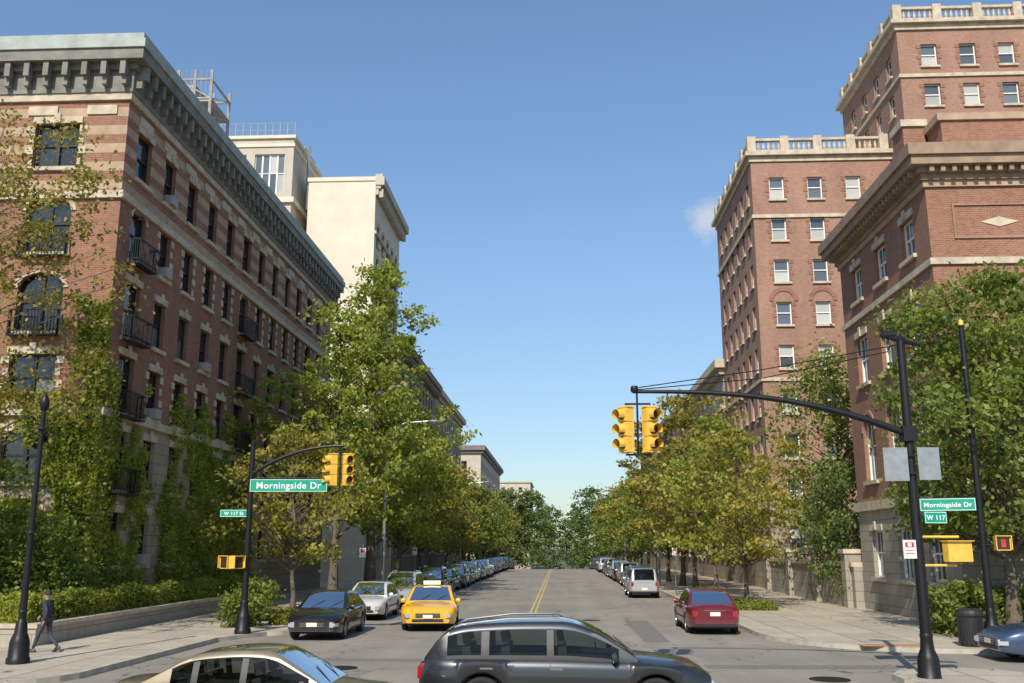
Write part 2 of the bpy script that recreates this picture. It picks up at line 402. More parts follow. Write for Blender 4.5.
# ---- left apartment building
XL = -16.85
zcs = [3.2, 6.15, 9.05, 12.0, 15.1, 18.35]
def wm_left(u, z):
    if z < 1.2: return 'stone_grey'
    if z < 7.75: return 'limestone'
    if 16.55 < z < 19.9 and int((z-16.5)/.38) % 2 == 0: return 'terracotta'
    return 'brick_dark'
zc_left = [1.2, 7.75, 16.5] + [16.5+.38*i for i in range(1, 10)]
front = []
for cx in (25.35, 20.6, 15.8, 11.0, 6.2):
    for i, z in enumerate(zcs):
        k = dict(frame='frame_black', sill='trimstone', mull=2, glass='glass_dark')
        hw = .9; hh = .92
        if i in (3, 4): k.update(arch=True, rise=.6, archtrim='trimstone', balcony=.34, bo=.05); hh = 1.15
        elif i in (2, 5): k.update(lintel='trimstone', surround='trimstone')
        else: k.update(lintel='trimstone')
        front.append((cx-hw, cx+hw, z-hh, z+hh, k))
side = []
yy = 1.7; ci = 0
while yy < 33:
    for i, z in enumerate(zcs):
        k = dict(frame='frame_black', sill='trimstone', glass='glass_dark', lintel='trimstone')
        hw, hh = .56, .98
        if ci % 5 == 0:
            hw = .66
            if 1 <= i <= 4: k['balcony'] = .55; hh = 1.12
            if i == 4: k.update(arch=True, rise=.5, archtrim='trimstone'); k.pop('lintel')
        if i in (4, 2) and ci % 5: k['surround'] = 'trimstone'
        if R.random() < .1 and 'balcony' not in k: k['ac'] = True
        side.append((yy-hw, yy+hw, z-hh, z+hh, k))
    yy += 2.62; ci += 1
e = building('brick_apartment_building', -45, XL, 34, 68, 20.2, wm_left, front, side, 1,
    [(7.65, 7.95, .16, 'trimstone'), (16.1, 16.4, .14, 'trimstone'), (20.2, 20.5, .12, 'trimstone'), (20.5, 21.4, .18), (21.4, 21.65, .35), (21.65, 22.1, .72), (22.1, 22.45, .8, 'patina'), (22.45, 22.75, .68, 'patina')], 'cornice_grey',
    (21.05, 21.65, .35, .64, .78, .22), zc_left)
t_ = MB()
for i in range(int(34/.78)+1):
    y = 34.1+i*.79
    t_.box(XL+.182, XL+.45, y-.1, y+.1, 20.72, 21.397, 'cornice_grey')
for i in range(int(28/.78)+1):
    x = XL-.1-i*.79
    t_.box(x-.1, x+.1, 33.55, 33.818, 20.72, 21.397, 'cornice_grey')
for i in range(14):
    y = 35+i*2.4; t_.box(XL+.01, XL+.07, y, y+1.2, 19.62, 20.0, 'trimstone')
for i in range(9):
    x = -18.5-i*2.4; t_.box(x, x+1.2, 33.93, 33.99, 19.62, 20.0, 'trimstone')
t_.obj('brackets', e)
rb = MB(); rb.box(-30, -23, 58, 66, 19.9, 24.5, 'stucco_dull'); rb.obj('stair_bulkhead', e)
e = empty('rooftop_steel_tower')
f = MB(); X0, X1, Y0, Y1 = -28.0, -23.4, 58.5, 62
Z0, Z1 = 24.5, 34.8
for x in (X0, X1, (X0+X1)/2, X0*.75+X1*.25, X0*.25+X1*.75):
    for y in (Y0, Y1): f.tube([(x, y, Z0), (x, y, Z1)], .11, 'steel_grey', 6)
for i in range(7):
    z = Z0+1.3+i*1.38
    for y in (Y0, Y1): f.tube([(X0, y, z), (X1, y, z)], .085, 'steel_grey', 6)
    for x in (X0, X1): f.tube([(x, Y0, z), (x, Y1, z)], .085, 'steel_grey', 6)
    if i < 6:
        for y in (Y0, Y1):
            xm = (X0+X1)/2
            f.tube([(X0, y, z), (xm, y, z+1.38)], .05, 'steel_grey', 5); f.tube([(X1, y, z), (xm, y, z+1.38)], .05, 'steel_grey', 5)
        f.tube([(X1, Y0, z), (X1, Y1, z+1.38)], .05, 'steel_grey', 5)
for i in range(14):
    x = X0+i*(X1-X0)/13; f.tube([(x, Y0-.05, Z1-2), (x, Y0-.05, Z1)], .025, 'steel_grey', 4)
f.box(X0, X1, Y0, Y1, Z1-2.3, Z1-2.15, 'steel_grey'); f.box(X0+.6, X1-1.4, Y0+.8, Y1-.5, Z1-2.15, Z1-.7, 'steel_grey'); f.box(X0+.4, X1-.6, Y0+.5, Y1-.5, Z0+4.2, Z0+6.9, 'steel_grey')
f.obj('frame', e)
def rows_cols(W, zlist, ustart, step, hw, hh, n=None, **k):
    out = []; u = ustart
    while u+hw < W-.3:
        for z in zlist: out.append((u-hw, u+hw, z-hh, z+hh, dict(k)))
        u += step
    return out
sz = [3+3.15*i for i in range(10)]
e = building('cream_apartment_building', -23.2, XL, 83, 96.5, 36.4, lambda u, z: 'stucco', [], rows_cols(13.5, sz, 1.7, 2.5, .6, .95, frame='frame_black', sill='trimstone', lintel='trimstone'), 1,
    [], 'stucco_dull')
t_ = MB()
for a, b_, o in ((31.2, 31.5, .2), (35.0, 35.6, .3), (35.6, 35.9, .5), (35.9, 36.7, .85), (36.7, 37.0, .7)): t_.box(XL+.003, XL+o, 83-o*.3, 96.5+o, a, b_, 'stucco_dull')
t_.box(-23.3, XL-.01, 82.9, 96.6, 36.4, 36.8, 'stucco')
for i in range(15): t_.box(XL+.31, XL+.7, 83.1+i*.93, 83.4+i*.93, 34.8, 35.59, 'stucco_dull')
t_.obj('side_cornice', e)
e = building('tan_penthouse_building', -32.0, -24.2, 81, 95, 39.9, lambda u, z: 'stucco_dull',
    [(1.6, 3.4, 36.4, 38.4, dict(frame='frame_white', mull=2)), (4.2, 7.0, 34.6, 38.4, dict(frame='frame_white', mull=4, glass='glass_sky')), (4.2, 7.0, 29.5, 33.2, dict(frame='frame_white', mull=4, glass='glass_sky')), (1.6, 3.4, 30.8, 33.2, dict(frame='frame_white', mull=2))], [], 1,
    [(33.6, 34.1, .3, 'stucco'), (39.1, 39.4, .12, 'stucco'), (39.9, 40.2, .2)], 'stucco', None)
f = MB()
for i in range(12):
    x = -31.9+i*.7; f.tube([(x, 81.1, 40.2), (x, 81.1, 41.5)], .035, 'steel_grey', 5)
for z in (40.8, 41.5): f.tube([(-31.9, 81.1, z), (-24.2, 81.1, z)], .035, 'steel_grey', 5)
f.box(-27.5, -24.6, 86, 90, 40.2, 41.3, 'stucco_dull')
f.tube([(-23.6, 84, 34), (-23.6, 84, 40.5)], .14, 'galv', 6); f.obj('roof_railing', e)
def wm_plain(mat, base='limestone', zb=4.5): return lambda u, z: base if z < zb else mat
building('brown_apartment_row', -32, XL, 97, 128, 22.8, wm_plain('dull_brown'), rows_cols(15, [20, 17, 14], 1.5, 3, .6, .95, frame='frame_black'), rows_cols(31, [3+3*i for i in range(7)], 1.6, 2.6, .6, .95, frame='frame_black', sill='trimstone', lintel='trimstone'), 1,
    [(5, 5.2, .15), (22.8, 23.3, .3), (23.3, 23.6, .6), (23.6, 24.4, .9)], 'dull_brown', (22.8, 23.3, .3, .6, .9, .3), [4.5])
building('grey_apartment_row', -32, XL, 128.3, 163, 23.0, wm_plain('stone_grey'), [], rows_cols(34, [3+3*i for i in range(7)], 1.6, 2.6, .6, .95, frame='frame_black', sill='trimstone'), 1,
    [(23.0, 23.5, .3), (23.5, 24.3, .8)], 'stucco_dull', None, [4.5], zb=-2)
building('distant_apartment_building', -40, -16.8, 204, 270, 22.6, wm_plain('stucco_dull'), rows_cols(22, [20-3*i for i in range(8)], 1.6, 3.0, .6, .95, frame='frame_black'), rows_cols(66, [20-3*i for i in range(8)], 1.6, 3, .6, .95, frame='frame_black'), 1,
    [(22.6, 23.2, .5), (23.2, 24.2, 1.0)], 'cornice_dark', None, [], zb=-5)
building('distant_low_building', -60, -10, 330, 360, 24.5, wm_plain('stucco_dull'), rows_cols(49, [22, 19, 16, 13, 10, 7], 1.6, 3, .7, .95, frame='frame_white'), [], 1, [(24.5, 25, .4)], 'stucco_dull', None, [], zb=-6)

# ---- right brick building (near)
def wm_r1(u, z): return 'stone_grey' if z < 4.6 else 'brick_red'
k1 = dict(frame='frame_white', sill='trimstone', lintel='trimstone', glass='glass_dark', grid=True)
ka = dict(frame='frame_white', sill='trimstone', glass='glass_dark', arch=True, archtrim='brick_orange', grid=True)
front = []; side = []
for u in (6.2, 10.2, 14.2, 18.2):
    front += [(u-.7, u+.7, 1.6, 3.6, dict(k1)), (u-.8, u+.8, 6, 8.8, dict(ka)), (u-.75, u+.75, 10.2, 12.4, dict(k1)), (u-.75, u+.75, 14.1, 15.7, dict(k1))]
for u in (2.2, 5.5, 8.8):
    side += [(u-.7, u+.7, 1.6, 3.6, dict(k1)), (u-.8, u+.8, 5.8, 8.8, dict(ka)), (u-.75, u+.75, 10.2, 12.4, dict(k1)), (u-.7, u+.7, 14.1, 15.7, dict(k1))]
e = building('brick_mansion_building', 14, 36, 34.8, 46, 16.5, wm_r1, front, side, -1,
    [(4.5, 4.9, .15, 'trimstone'), (13.2, 13.45, .1, 'trimstone'), (16.25, 16.5, .1, 'terracotta'), (16.5, 16.75, .2), (16.75, 16.95, .35), (16.95, 17.3, .68), (17.3, 17.75, .8)], 'cornice_brown',
    (16.7, 16.93, .35, .56, .42, .16), [1, 4.6])
a_ = MB(); a_.box(15.6, 35.6, 36.6, 45.5, 17.75, 19.8, 'brick_red'); a_.box(15.45, 35.7, 36.5, 45.6, 19.8, 20.1, 'terracotta')
def vd(z, h): return [(15.9, 34.77, z), (16.6, 34.77, z-h), (17.3, 34.77, z), (16.6, 34.77, z+h)]
a_.face(vd(14.85, .2), 'trimstone')
for z in (14.2, 15.5): a_.box(14.9, 18.3, 34.74, 34.797, z, z+.08, 'brick_orange')
for x in (14.9, 18.22): a_.box(x, x+.08, 34.74, 34.797, 14.28, 15.5, 'brick_orange')
a_.box(14.6, 15.5, 38, 39.2, 17.75, 20.2, 'brick_red'); a_.box(14.5, 15.6, 37.9, 39.3, 20.2, 20.5, 'trimstone')
a_.obj('attic', e)
# ---- middle tall building + tower
zf = [28.0-3.07*i for i in range(9)]
front = []
for u in (1.75, 4.45, 7.15):
    for i, z in enumerate(zf): front.append((u-.52, u+.52, z-.82, z+.82, dict(frame='frame_white', sill='trimstone', glass='glass_sky', ft=.08, surround='brick_red')))
side = []
for u in (1.6, 3.9, 6.2, 8.5, 10.8, 13.1):
    for i, z in enumerate(zf): side.append((u-.5, u+.5, z-.82, z+.82, dict(frame='frame_white', sill='trimstone', glass='glass_dark')))
LY = [(14.0, 14.25, .12), (25.75, 26.0, .12), (30.0, 30.4, .12), (30.4, 30.7, .4)]
wm_r2 = lambda u, z: 'limestone' if z < 6 else 'brick_orange'
e = building('tall_brick_building', 14, 23.9, 65, 80, 30.0, wm_r2, front, side, -1, LY, 'trimstone', None, [6])
def balustrade(x0, x1, y0, y1, z, mat='trimstone'):
    b_ = MB(); h = 1.1
    def run(p, q_, skip):
        d = Vector(q_)-Vector(p); L = d.length; n = max(1, round(L/2.6))
        for i in range(skip, n+1):
            c = Vector(p)+d*i/n; b_.box(c.x-.3, c.x+.3, c.y-.3, c.y+.3, z, z+h+.12, mat)
        for a0, a1 in ((0, .2), (h-.18, h)):
            for i in range(n):
                c0 = Vector(p)+d*i/n; c1 = Vector(p)+d*(i+1)/n
                if abs(d.x) > abs(d.y): b_.box(c0.x+.3, c1.x-.3, p[1]-.18, p[1]+.18, z+a0, z+a1, mat)
                else: b_.box(p[0]-.18, p[0]+.18, c0.y+.3, c1.y-.3, z+a0, z+a1, mat)
        m_ = int(L/.36)
        for i in range(m_):
            c = Vector(p)+d*(i+.5)/m_
            b_.tube([(c.x, c.y, z+.2), (c.x, c.y, z+.45), (c.x, c.y, z+.7), (c.x, c.y, z+h-.18)], [.06, .11, .06, .08], mat, 6, False)
    run((x0, y0), (x1, y0), 0); run((x0, y0), (x0, y1), 1); return b_
balustrade(14.1, 23.5, 65.1, 79.5, 30.7).obj('balustrade', e)
t_ = MB()
for u in (1.75, 4.45, 7.15):
    um = 14+u; zb_ = zf[3]+.82+.15; prev = None
    for s in range(11):
        a = math.pi*s/10; p = [(um-math.cos(a)*rr, 64.94, zb_-.1+math.sin(a)*rr) for rr in (.72, 1.0)]
        if prev: t_.face([prev[0], p[0], p[1], prev[1]], 'brick_dark')
        prev = p
t_.obj('blind_arches', e)
zf2 = [36.5-3.0*i for i in range(11)]
front = []
for u in (2.1, 4.75, 7.4, 10.05, 12.7, 15.35):
    for z in zf2: front.append((u-.55, u+.55, z-.82, z+.82, dict(frame='frame_white', sill='trimstone', glass='glass_sky', surround='brick_red')))
side = [(u-.5, u+.5, z-.82, z+.82, dict(frame='frame_white', sill='trimstone', glass='glass_dark')) for u in (2, 4.8, 7.6, 10.4) for z in zf2 if z > 32]
e = building('brick_tower_building', 24, 44, 62, 75, 38.4, wm_r2, front, side, -1, [(34.8, 35.05, .12), (38.4, 38.8, .15), (38.8, 39.1, .45)], 'trimstone', None, [6])
balustrade(24.1, 43.5, 62.1, 74.5, 39.1).obj('balustrade', e)
building('stone_apartment_row', 14, 30, 80.3, 118, 17.2, wm_plain('stucco_dull'), rows_cols(15, [15, 12], 1.5, 3, .6, .9), rows_cols(37, [3+3*i for i in range(5)], 1.6, 2.7, .65, .95, sill='trimstone', glass='glass_sky'), -1,
    [(14.2, 14.5, .3), (17.2, 17.7, .4), (17.7, 18.4, .8)], 'trimstone', None, [4.5])
building('brick_apartment_row', 14, 30, 118.3, 165, 17.6, wm_plain('brick_red'), [], rows_cols(46, [3+3*i for i in range(5)], 1.6, 2.7, .65, .95, sill='trimstone'), -1,
    [(17.6, 18.1, .4), (18.1, 18.7, .8)], 'trimstone', None, [4.5], zb=-2)
building('distant_brick_building', 16, 40, 190, 250, 15, wm_plain('brick_red'), rows_cols(23, [12, 9, 6, 3], 1.6, 3, .65, .95), [], -1, [(15, 15.6, .5)], 'stucco_dull', None, [], zb=-5)
w = MB(); w.box(13.6, 14.0, 46.02, 64.5, .1, 2.0, 'stone_grey'); w.box(13.5, 14.1, 46.02, 64.5, 2.0, 2.2, 'trimstone')
for y in (46.5, 52, 58, 64): w.box(13.35, 14.25, y, y+.7, .1, 2.6, 'stone_grey'); w.box(13.27, 14.33, y-.08, y+.78, 2.6, 2.8, 'trimstone')
w.obj('garden_wall')

# ------------------------------------------------------------------ foliage
def leaf_mesh(name, P, tint, size, mat, rng, up=.12, droop=0):
    n = len(P)
    nr = rng.normal(size=(n, 3)); nr[:, 2] = np.abs(nr[:, 2])+up; nr /= np.linalg.norm(nr, axis=1)[:, None]
    t = rng.normal(size=(n, 3)); t[:, 2] -= droop; t -= nr*(t*nr).sum(1)[:, None]; t /= np.linalg.norm(t, axis=1)[:, None]
    b = np.cross(nr, t); s = size*rng.uniform(.6, 1.35, n)[:, None]
    V = np.stack([P-t*s, P-b*s*.62+t*s*.1, P+t*s, P+b*s*.62+t*s*.1], 1).reshape(-1, 3)
    me = bpy.data.meshes.new(name)
    me.vertices.add(4*n); me.vertices.foreach_set('co', V.astype(np.float32).ravel())
    me.loops.add(4*n); me.loops.foreach_set('vertex_index', np.arange(4*n, dtype=np.int32))
    me.polygons.add(n); me.polygons.foreach_set('loop_start', np.arange(0, 4*n, 4, dtype=np.int32))
    me.update(calc_edges=True)
    at = me.attributes.new('tint', 'FLOAT', 'FACE'); at.data.foreach_set('value', np.clip(tint, 0, 1).astype(np.float32))
    me.materials.append(MATS[mat]); return me
def crown_points(rng, h, R_, z0, ncl, per, sig, shape='round', lob=.3):
    keep = []; ph = rng.uniform(0, 6.28, 6); limbs = []
    if shape == 'branchy':
        nb = max(18, ncl//9)
        for b in range(nb):
            t = (b+rng.uniform())/nb; a = b*2.4+rng.uniform(-.4, .4)
            prof = (1-t)**.62*min(1, t*4+.5)
            ln = R_*prof*rng.uniform(.6, 1.25)+.5; zb_ = z0+t*(h-z0)*.93; sl = rng.uniform(.25, .8)
            k = max(3, int(9*ln/R_))
            limbs.append((ln*math.cos(a), ln*math.sin(a), zb_+ln*sl))
            for q in range(k):
                f = .18+.82*(q+rng.uniform())/k; rr = ln*f
                keep.append((rr*math.cos(a)+rng.normal()*.25, rr*math.sin(a)+rng.normal()*.25, zb_+rr*sl+rng.normal()*.2-.1))
    else:
        while len(keep) < ncl:
            t = rng.uniform()
            if shape == 'weep': pr = math.sin(math.pi*min(1, t*.9+.12))**.5
            else: pr = math.sqrt(max(0, 1-(2*t-.85)**2/1.4))
            a = rng.uniform(0, 6.283)
            g1 = math.sin(2*a+ph[0]+4*t)+.8*math.sin(3*a+ph[1]-9*t)+.7*math.sin(ph[2]+15*t+2*a)
            if g1 < -1.0 and rng.uniform() < .8: continue
            r = R_*pr*(1+lob*g1*.6)*rng.uniform(.02, 1)**.42
            keep.append((r*math.cos(a), r*math.sin(a), z0+t*(h-z0)))
    C = np.array(keep); n = len(C)
    cl_t = rng.uniform(-.25, .25, n); sg = sig*rng.uniform(.45, 1.3, n)
    P = []; tt = []
    for i in range(n):
        k = int(per*rng.uniform(.35, 1.4))
        d = rng.normal(size=(k, 3))*sg[i]*np.array([1, 1, .55 if shape != 'weep' else 1.6])
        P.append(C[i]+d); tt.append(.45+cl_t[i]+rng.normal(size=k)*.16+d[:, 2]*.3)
    L_ = np.array(limbs) if limbs else C
    return L_, np.concatenate(P), np.concatenate(tt)
TREES = {}
def make_tree(name, loc, h, R_, z0, ncl=150, per=60, sig=.5, size=.13, mat='leaf_green', seed=1, shape='round', key=None, rot=0, scl=1, tr=.2, lob=.3):
    e = empty(name, loc, rot); e.scale = (scl, scl, scl*R.uniform(.93, 1.07))
    if key and key in TREES: m1, m2 = TREES[key]
    else:
        rng = np.random.default_rng(seed)
        C, P, tt = crown_points(rng, h, R_, z0, ncl, per, sig, shape, lob)
        m1 = leaf_mesh('foliage', P, tt, size, mat, rng, droop=1.0 if shape == 'weep' else .2)
        tb = MB(); top = h*(.9 if shape == 'branchy' else .8)
        path = []; rad = []; wob = [(0, 0)]
        for i in range(9):
            path.append((wob[-1][0], wob[-1][1], top*i/8)); rad.append(tr*(1-.86*i/8)*(1.35 if i == 0 else 1))
            wob.append((wob[-1][0]+rng.normal()*.08, wob[-1][1]+rng.normal()*.08))
        tb.tube(path, rad, 'bark', 8)
        for c in C[:110]:
            rr = math.hypot(c[0], c[1]); zt = max(z0*.75, min(top*.95, c[2]-rr*.55-.3)); j = zt/top*8; j0 = int(min(7, j)); fr = j-j0
            s = Vector(path[j0]).lerp(Vector(path[j0+1]), fr); r0 = (rad[j0]*(1-fr)+rad[j0+1]*fr)*.45
            cc = Vector(c); mid = s.lerp(cc, .5)+Vector((rng.normal()*.12, rng.normal()*.12, .05*rr))
            tb.tube([s, s.lerp(mid, .5)+Vector((0, 0, .03)), mid, cc], [r0, r0*.7, r0*.45, .012], 'bark', 5, False)
        o = tb.obj('trunk_and_limbs', e, 60); m2 = o.data
        bpy.data.objects.remove(o)
        if key: TREES[key] = (m1, m2)
    for nm, me in (('foliage', m1), ('trunk_and_limbs', m2)):
        o = bpy.data.objects.new(nm, me); COL.objects.link(o); o.parent = e
    return e
Z = .12
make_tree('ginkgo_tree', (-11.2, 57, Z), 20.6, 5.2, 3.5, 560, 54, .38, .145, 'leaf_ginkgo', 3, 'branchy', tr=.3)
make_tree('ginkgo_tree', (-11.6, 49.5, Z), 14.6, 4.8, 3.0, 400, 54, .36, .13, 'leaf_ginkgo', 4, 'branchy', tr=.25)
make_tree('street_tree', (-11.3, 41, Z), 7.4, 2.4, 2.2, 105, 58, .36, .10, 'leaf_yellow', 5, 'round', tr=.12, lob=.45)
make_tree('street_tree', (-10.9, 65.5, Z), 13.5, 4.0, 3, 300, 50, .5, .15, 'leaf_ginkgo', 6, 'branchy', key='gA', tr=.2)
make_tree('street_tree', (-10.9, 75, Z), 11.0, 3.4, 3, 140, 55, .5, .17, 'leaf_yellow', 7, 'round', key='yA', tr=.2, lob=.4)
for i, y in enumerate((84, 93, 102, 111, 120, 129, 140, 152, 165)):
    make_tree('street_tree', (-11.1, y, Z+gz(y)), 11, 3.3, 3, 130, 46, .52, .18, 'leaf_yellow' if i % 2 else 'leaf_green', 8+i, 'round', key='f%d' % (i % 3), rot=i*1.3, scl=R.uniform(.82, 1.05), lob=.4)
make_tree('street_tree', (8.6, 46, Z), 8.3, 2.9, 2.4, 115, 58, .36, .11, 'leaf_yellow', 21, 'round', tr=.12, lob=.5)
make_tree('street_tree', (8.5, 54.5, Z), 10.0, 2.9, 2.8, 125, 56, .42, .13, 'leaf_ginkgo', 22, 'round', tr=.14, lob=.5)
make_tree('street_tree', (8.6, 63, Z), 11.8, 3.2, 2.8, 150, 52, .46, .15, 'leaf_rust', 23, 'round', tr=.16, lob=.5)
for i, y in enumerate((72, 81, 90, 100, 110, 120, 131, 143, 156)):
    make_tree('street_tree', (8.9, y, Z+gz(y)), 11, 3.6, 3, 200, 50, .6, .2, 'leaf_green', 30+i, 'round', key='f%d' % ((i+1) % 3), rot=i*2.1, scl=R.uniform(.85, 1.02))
make_tree('willow_tree', (15.6, 55, Z), 12.6, 3.7, 2.0, 210, 58, .42, .12, 'leaf_green', 41, 'weep', tr=.25, lob=.4)
make_tree('garden_tree', (14.6, 50, Z), 6.8, 2.3, 1.2, 90, 55, .42, .11, 'leaf_dark', 42, 'round', tr=.12)
make_tree('large_tree', (14.5, 32.4, Z), 11.2, 3.4, 3.0, 350, 68, .40, .10, 'leaf_green', 43, 'round', tr=.24, lob=.32)
make_tree('garden_tree', (20.5, 32.0, Z), 8.5, 3.4, 1.6, 170, 62, .42, .12, 'leaf_green', 44, 'round', tr=.2)
make_tree('large_tree', (-18.3, 27.4, Z), 16.6, 4.4, 6.0, 240, 60, .38, .085, 'leaf_rust', 145, 'round', tr=.2, lob=.38)
make_tree('garden_tree', (-19.8, 29.6, Z), 6.6, 2.4, 1.0, 100, 60, .4, .09, 'leaf_green', 46, 'round', tr=.12, lob=.4)
make_tree('garden_tree', (-17.7, 31.5, Z), 4.2, 1.5, .5, 80, 60, .35, .08, 'leaf_green', 47, 'round', tr=.08)
# park trees on the near side of the avenue (outside the view; they shade the corner)
make_tree('park_tree', (-17.5, 5.5, Z), 11, 3.3, 3, key='f0', rot=.5, scl=1.15)
make_tree('park_tree', (-11.5, 2.0, Z), 11, 3.3, 3, key='f1', rot=2.5, scl=1.1)
rng = np.random.default_rng(77); PP = []; TT = []
for x, y, h, r in ((-17, 185, 15, 5), (-10.5, 190, 15.5, 5), (-5.5, 188, 15.0, 4.0), (6.2, 188, 15.5, 4.3), (11.5, 184, 15, 5), (17, 188, 15, 5), (-2.2, 250, 16.5, 3.8), (3.8, 252, 15.5, 3.4), (24, 190, 15, 5), (-25, 190, 15, 5), (-9, 260, 17, 6), (10, 260, 17, 6)):
    C, P, tt = crown_points(rng, h, r, 1.6, 140, 40, .72, 'round', .3); PP.append(P+np.array([x, y, gz(y)])); TT.append(tt)
me = leaf_mesh('distant_trees', np.concatenate(PP), np.concatenate(TT), .27, 'leaf_dark', rng); o = bpy.data.objects.new('distant_trees', me); COL.objects.link(o)
def hedge(name, x0, x1, y0, y1, z0, z1, dens, mat, seed, size=.06):
    rng = np.random.default_rng(seed)
    A = 2*((x1-x0)+(y1-y0))*(z1-z0)+(x1-x0)*(y1-y0); n = int(A*dens)
    P = np.stack([rng.uniform(x0, x1, n), rng.uniform(y0, y1, n), rng.uniform(z0, z1, n)], 1)
    f = rng.integers(0, 5, n); k = rng.normal(size=n)*.06
    P[:, 2] = np.where(f < 2, z1+k+.07*np.sin(P[:, 0]*2.1+P[:, 1]*1.7)+.05*np.sin(P[:, 1]*4.3), P[:, 2])
    P[:, 0] = np.where(f == 2, x1+k, P[:, 0]); P[:, 0] = np.where(f == 3, x0+k, P[:, 0]); P[:, 1] = np.where(f == 4, y0+k, P[:, 1])
    me = leaf_mesh('leaves', P, .45+rng.normal(size=n)*.2+.15*np.sin(P[:, 1]*1.3+P[:, 0]), size, mat, rng)
    e = empty(name); o = bpy.data.objects.new('leaves', me); COL.objects.link(o); o.parent = e
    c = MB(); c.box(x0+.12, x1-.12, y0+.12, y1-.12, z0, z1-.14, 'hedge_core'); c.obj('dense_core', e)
    return e
w = MB(); w.box(-15.35, -15.0, 27.6, 50, .1, .62, 'stone_grey'); w.box(-15.4, -14.95, 27.55, 50.05, .62, .74, 'trimstone'); w.box(-40, -15.4, 27.6, 27.9, .1, .62, 'stone_grey'); w.box(-40, -15.41, 27.55, 27.95, .62, .74, 'trimstone'); w.obj('garden_wall')
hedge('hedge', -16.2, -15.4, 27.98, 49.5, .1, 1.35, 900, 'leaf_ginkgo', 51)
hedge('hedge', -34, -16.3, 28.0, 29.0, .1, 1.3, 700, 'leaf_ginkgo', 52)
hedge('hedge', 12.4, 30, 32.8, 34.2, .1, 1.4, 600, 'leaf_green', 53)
hedge('tree_pit_planting', -10.6, -9.3, 35.5, 46, .1, .5, 700, 'leaf_yellow', 54, .05)
hedge('tree_pit_planting', 7.4, 9.6, 44.4, 47.6, .1, .36, 700, 'leaf_ginkgo', 55, .05)
hedge('tree_pit_planting', -10.6, -9.3, 55, 59, .1, .5, 400, 'leaf_green', 56, .06)
rng = np.random.default_rng(5); PP = []; TT = []
for x, y, h, r in ((-18.3, 30.6, 2.6, 1.2), (-20.5, 30.8, 3.2, 1.4), (-17.2, 33, 2.4, .9), (-23, 30.5, 3, 1.5), (-17.0, 31.6, 2.8, .8), (12.9, 31.8, 1.6, .7), (16, 31.6, 2.2, 1.1), (-11.8, 37.5, 1.4, .8), (-11.4, 34.6, 1.0, .5), (14.6, 47.8, 2.5, 1.2)):
    C, P, tt = crown_points(rng, h, r, .2, 60, 60, .25, 'round', .2); PP.append(P+np.array([x, y, .1])); TT.append(tt)
me = leaf_mesh('shrubs', np.concatenate(PP), np.concatenate(TT), .075, 'leaf_green', rng); o = bpy.data.objects.new('shrubs', me); COL.objects.link(o)
n = 2600; xs_ = np.where(rng.uniform(size=n) < .5, -8.9+np.abs(rng.normal(size=n))*.35, 6.4-np.abs(rng.normal(size=n))*.3); y_ = rng.uniform(34, 95, n)
k_ = rng.uniform(size=n) < .35; xs_ = np.where(k_, np.where(xs_ < 0, rng.uniform(-14, -9.3, n), rng.uniform(6.8, 12.5, n)), xs_); zz = np.where(k_, .15, .012)
P = np.stack([xs_, y_, zz], 1); me = leaf_mesh('fallen_leaves', P, .6+rng.normal(size=n)*.3, .045, 'leaf_rust', rng, up=7.); o = bpy.data.objects.new('fallen_leaves', me); COL.objects.link(o)
def vn(u, v, s):
    return np.sin(u*1.9+s)+np.sin(v*1.3+s*2+u*.7)+.7*np.sin(u*4.1-v*2.3+s)+.5*np.sin(v*5.3+u*3.1)
def ivy(fn, u0, u1, z0, z1, n, seed, thr):
    rng = np.random.default_rng(seed)
    u = rng.uniform(u0, u1, n); z = rng.uniform(z0, z1, n)
    k = vn(u, z, seed)+rng.normal(size=n)*.4 > thr(u, z)
    u = u[k]; z = z[k]; d = np.abs(rng.normal(size=len(u)))*.12+.03
    return fn(u, z, d), .5+.12*vn(u*2, z*2, 3)+rng.normal(size=len(u))*.15
A = []
A.append(ivy(lambda u, z, d: np.stack([u, 34-d, z], 1), -19.6, XL+.1, .2, 12.8, 36000, 3, lambda u, z: -2.5+(z-4.5)*.40+(np.abs(u+16.95))*1.0))
A.append(ivy(lambda u, z, d: np.stack([u, 34-d, z], 1), -27, -18, 7.0, 8.5, 13000, 5, lambda u, z: -.9+0*u))
A.append(ivy(lambda u, z, d: np.stack([u, 34-d, z], 1), -27, -18.2, .2, 4.6, 22000, 8, lambda u, z: .0+(z-2.2)*.35))
A.append(ivy(lambda u, z, d: np.stack([XL+d, u, z], 1), 34, 52, .2, 9.5, 46000, 6, lambda u, z: -.9+(z-3.7)*.32-np.exp(-((u-34)/1.0)**2)*3+np.exp(-((u-39)/2.2)**2)*1.6-np.exp(-((u-44)/3)**2)*1.2))
P = np.concatenate([a[0] for a in A]); tt = np.concatenate([a[1] for a in A])
me = leaf_mesh('ivy', P, tt, .085, 'leaf_ginkgo', rng, 0); o = bpy.data.objects.new('ivy', me); COL.objects.link(o)

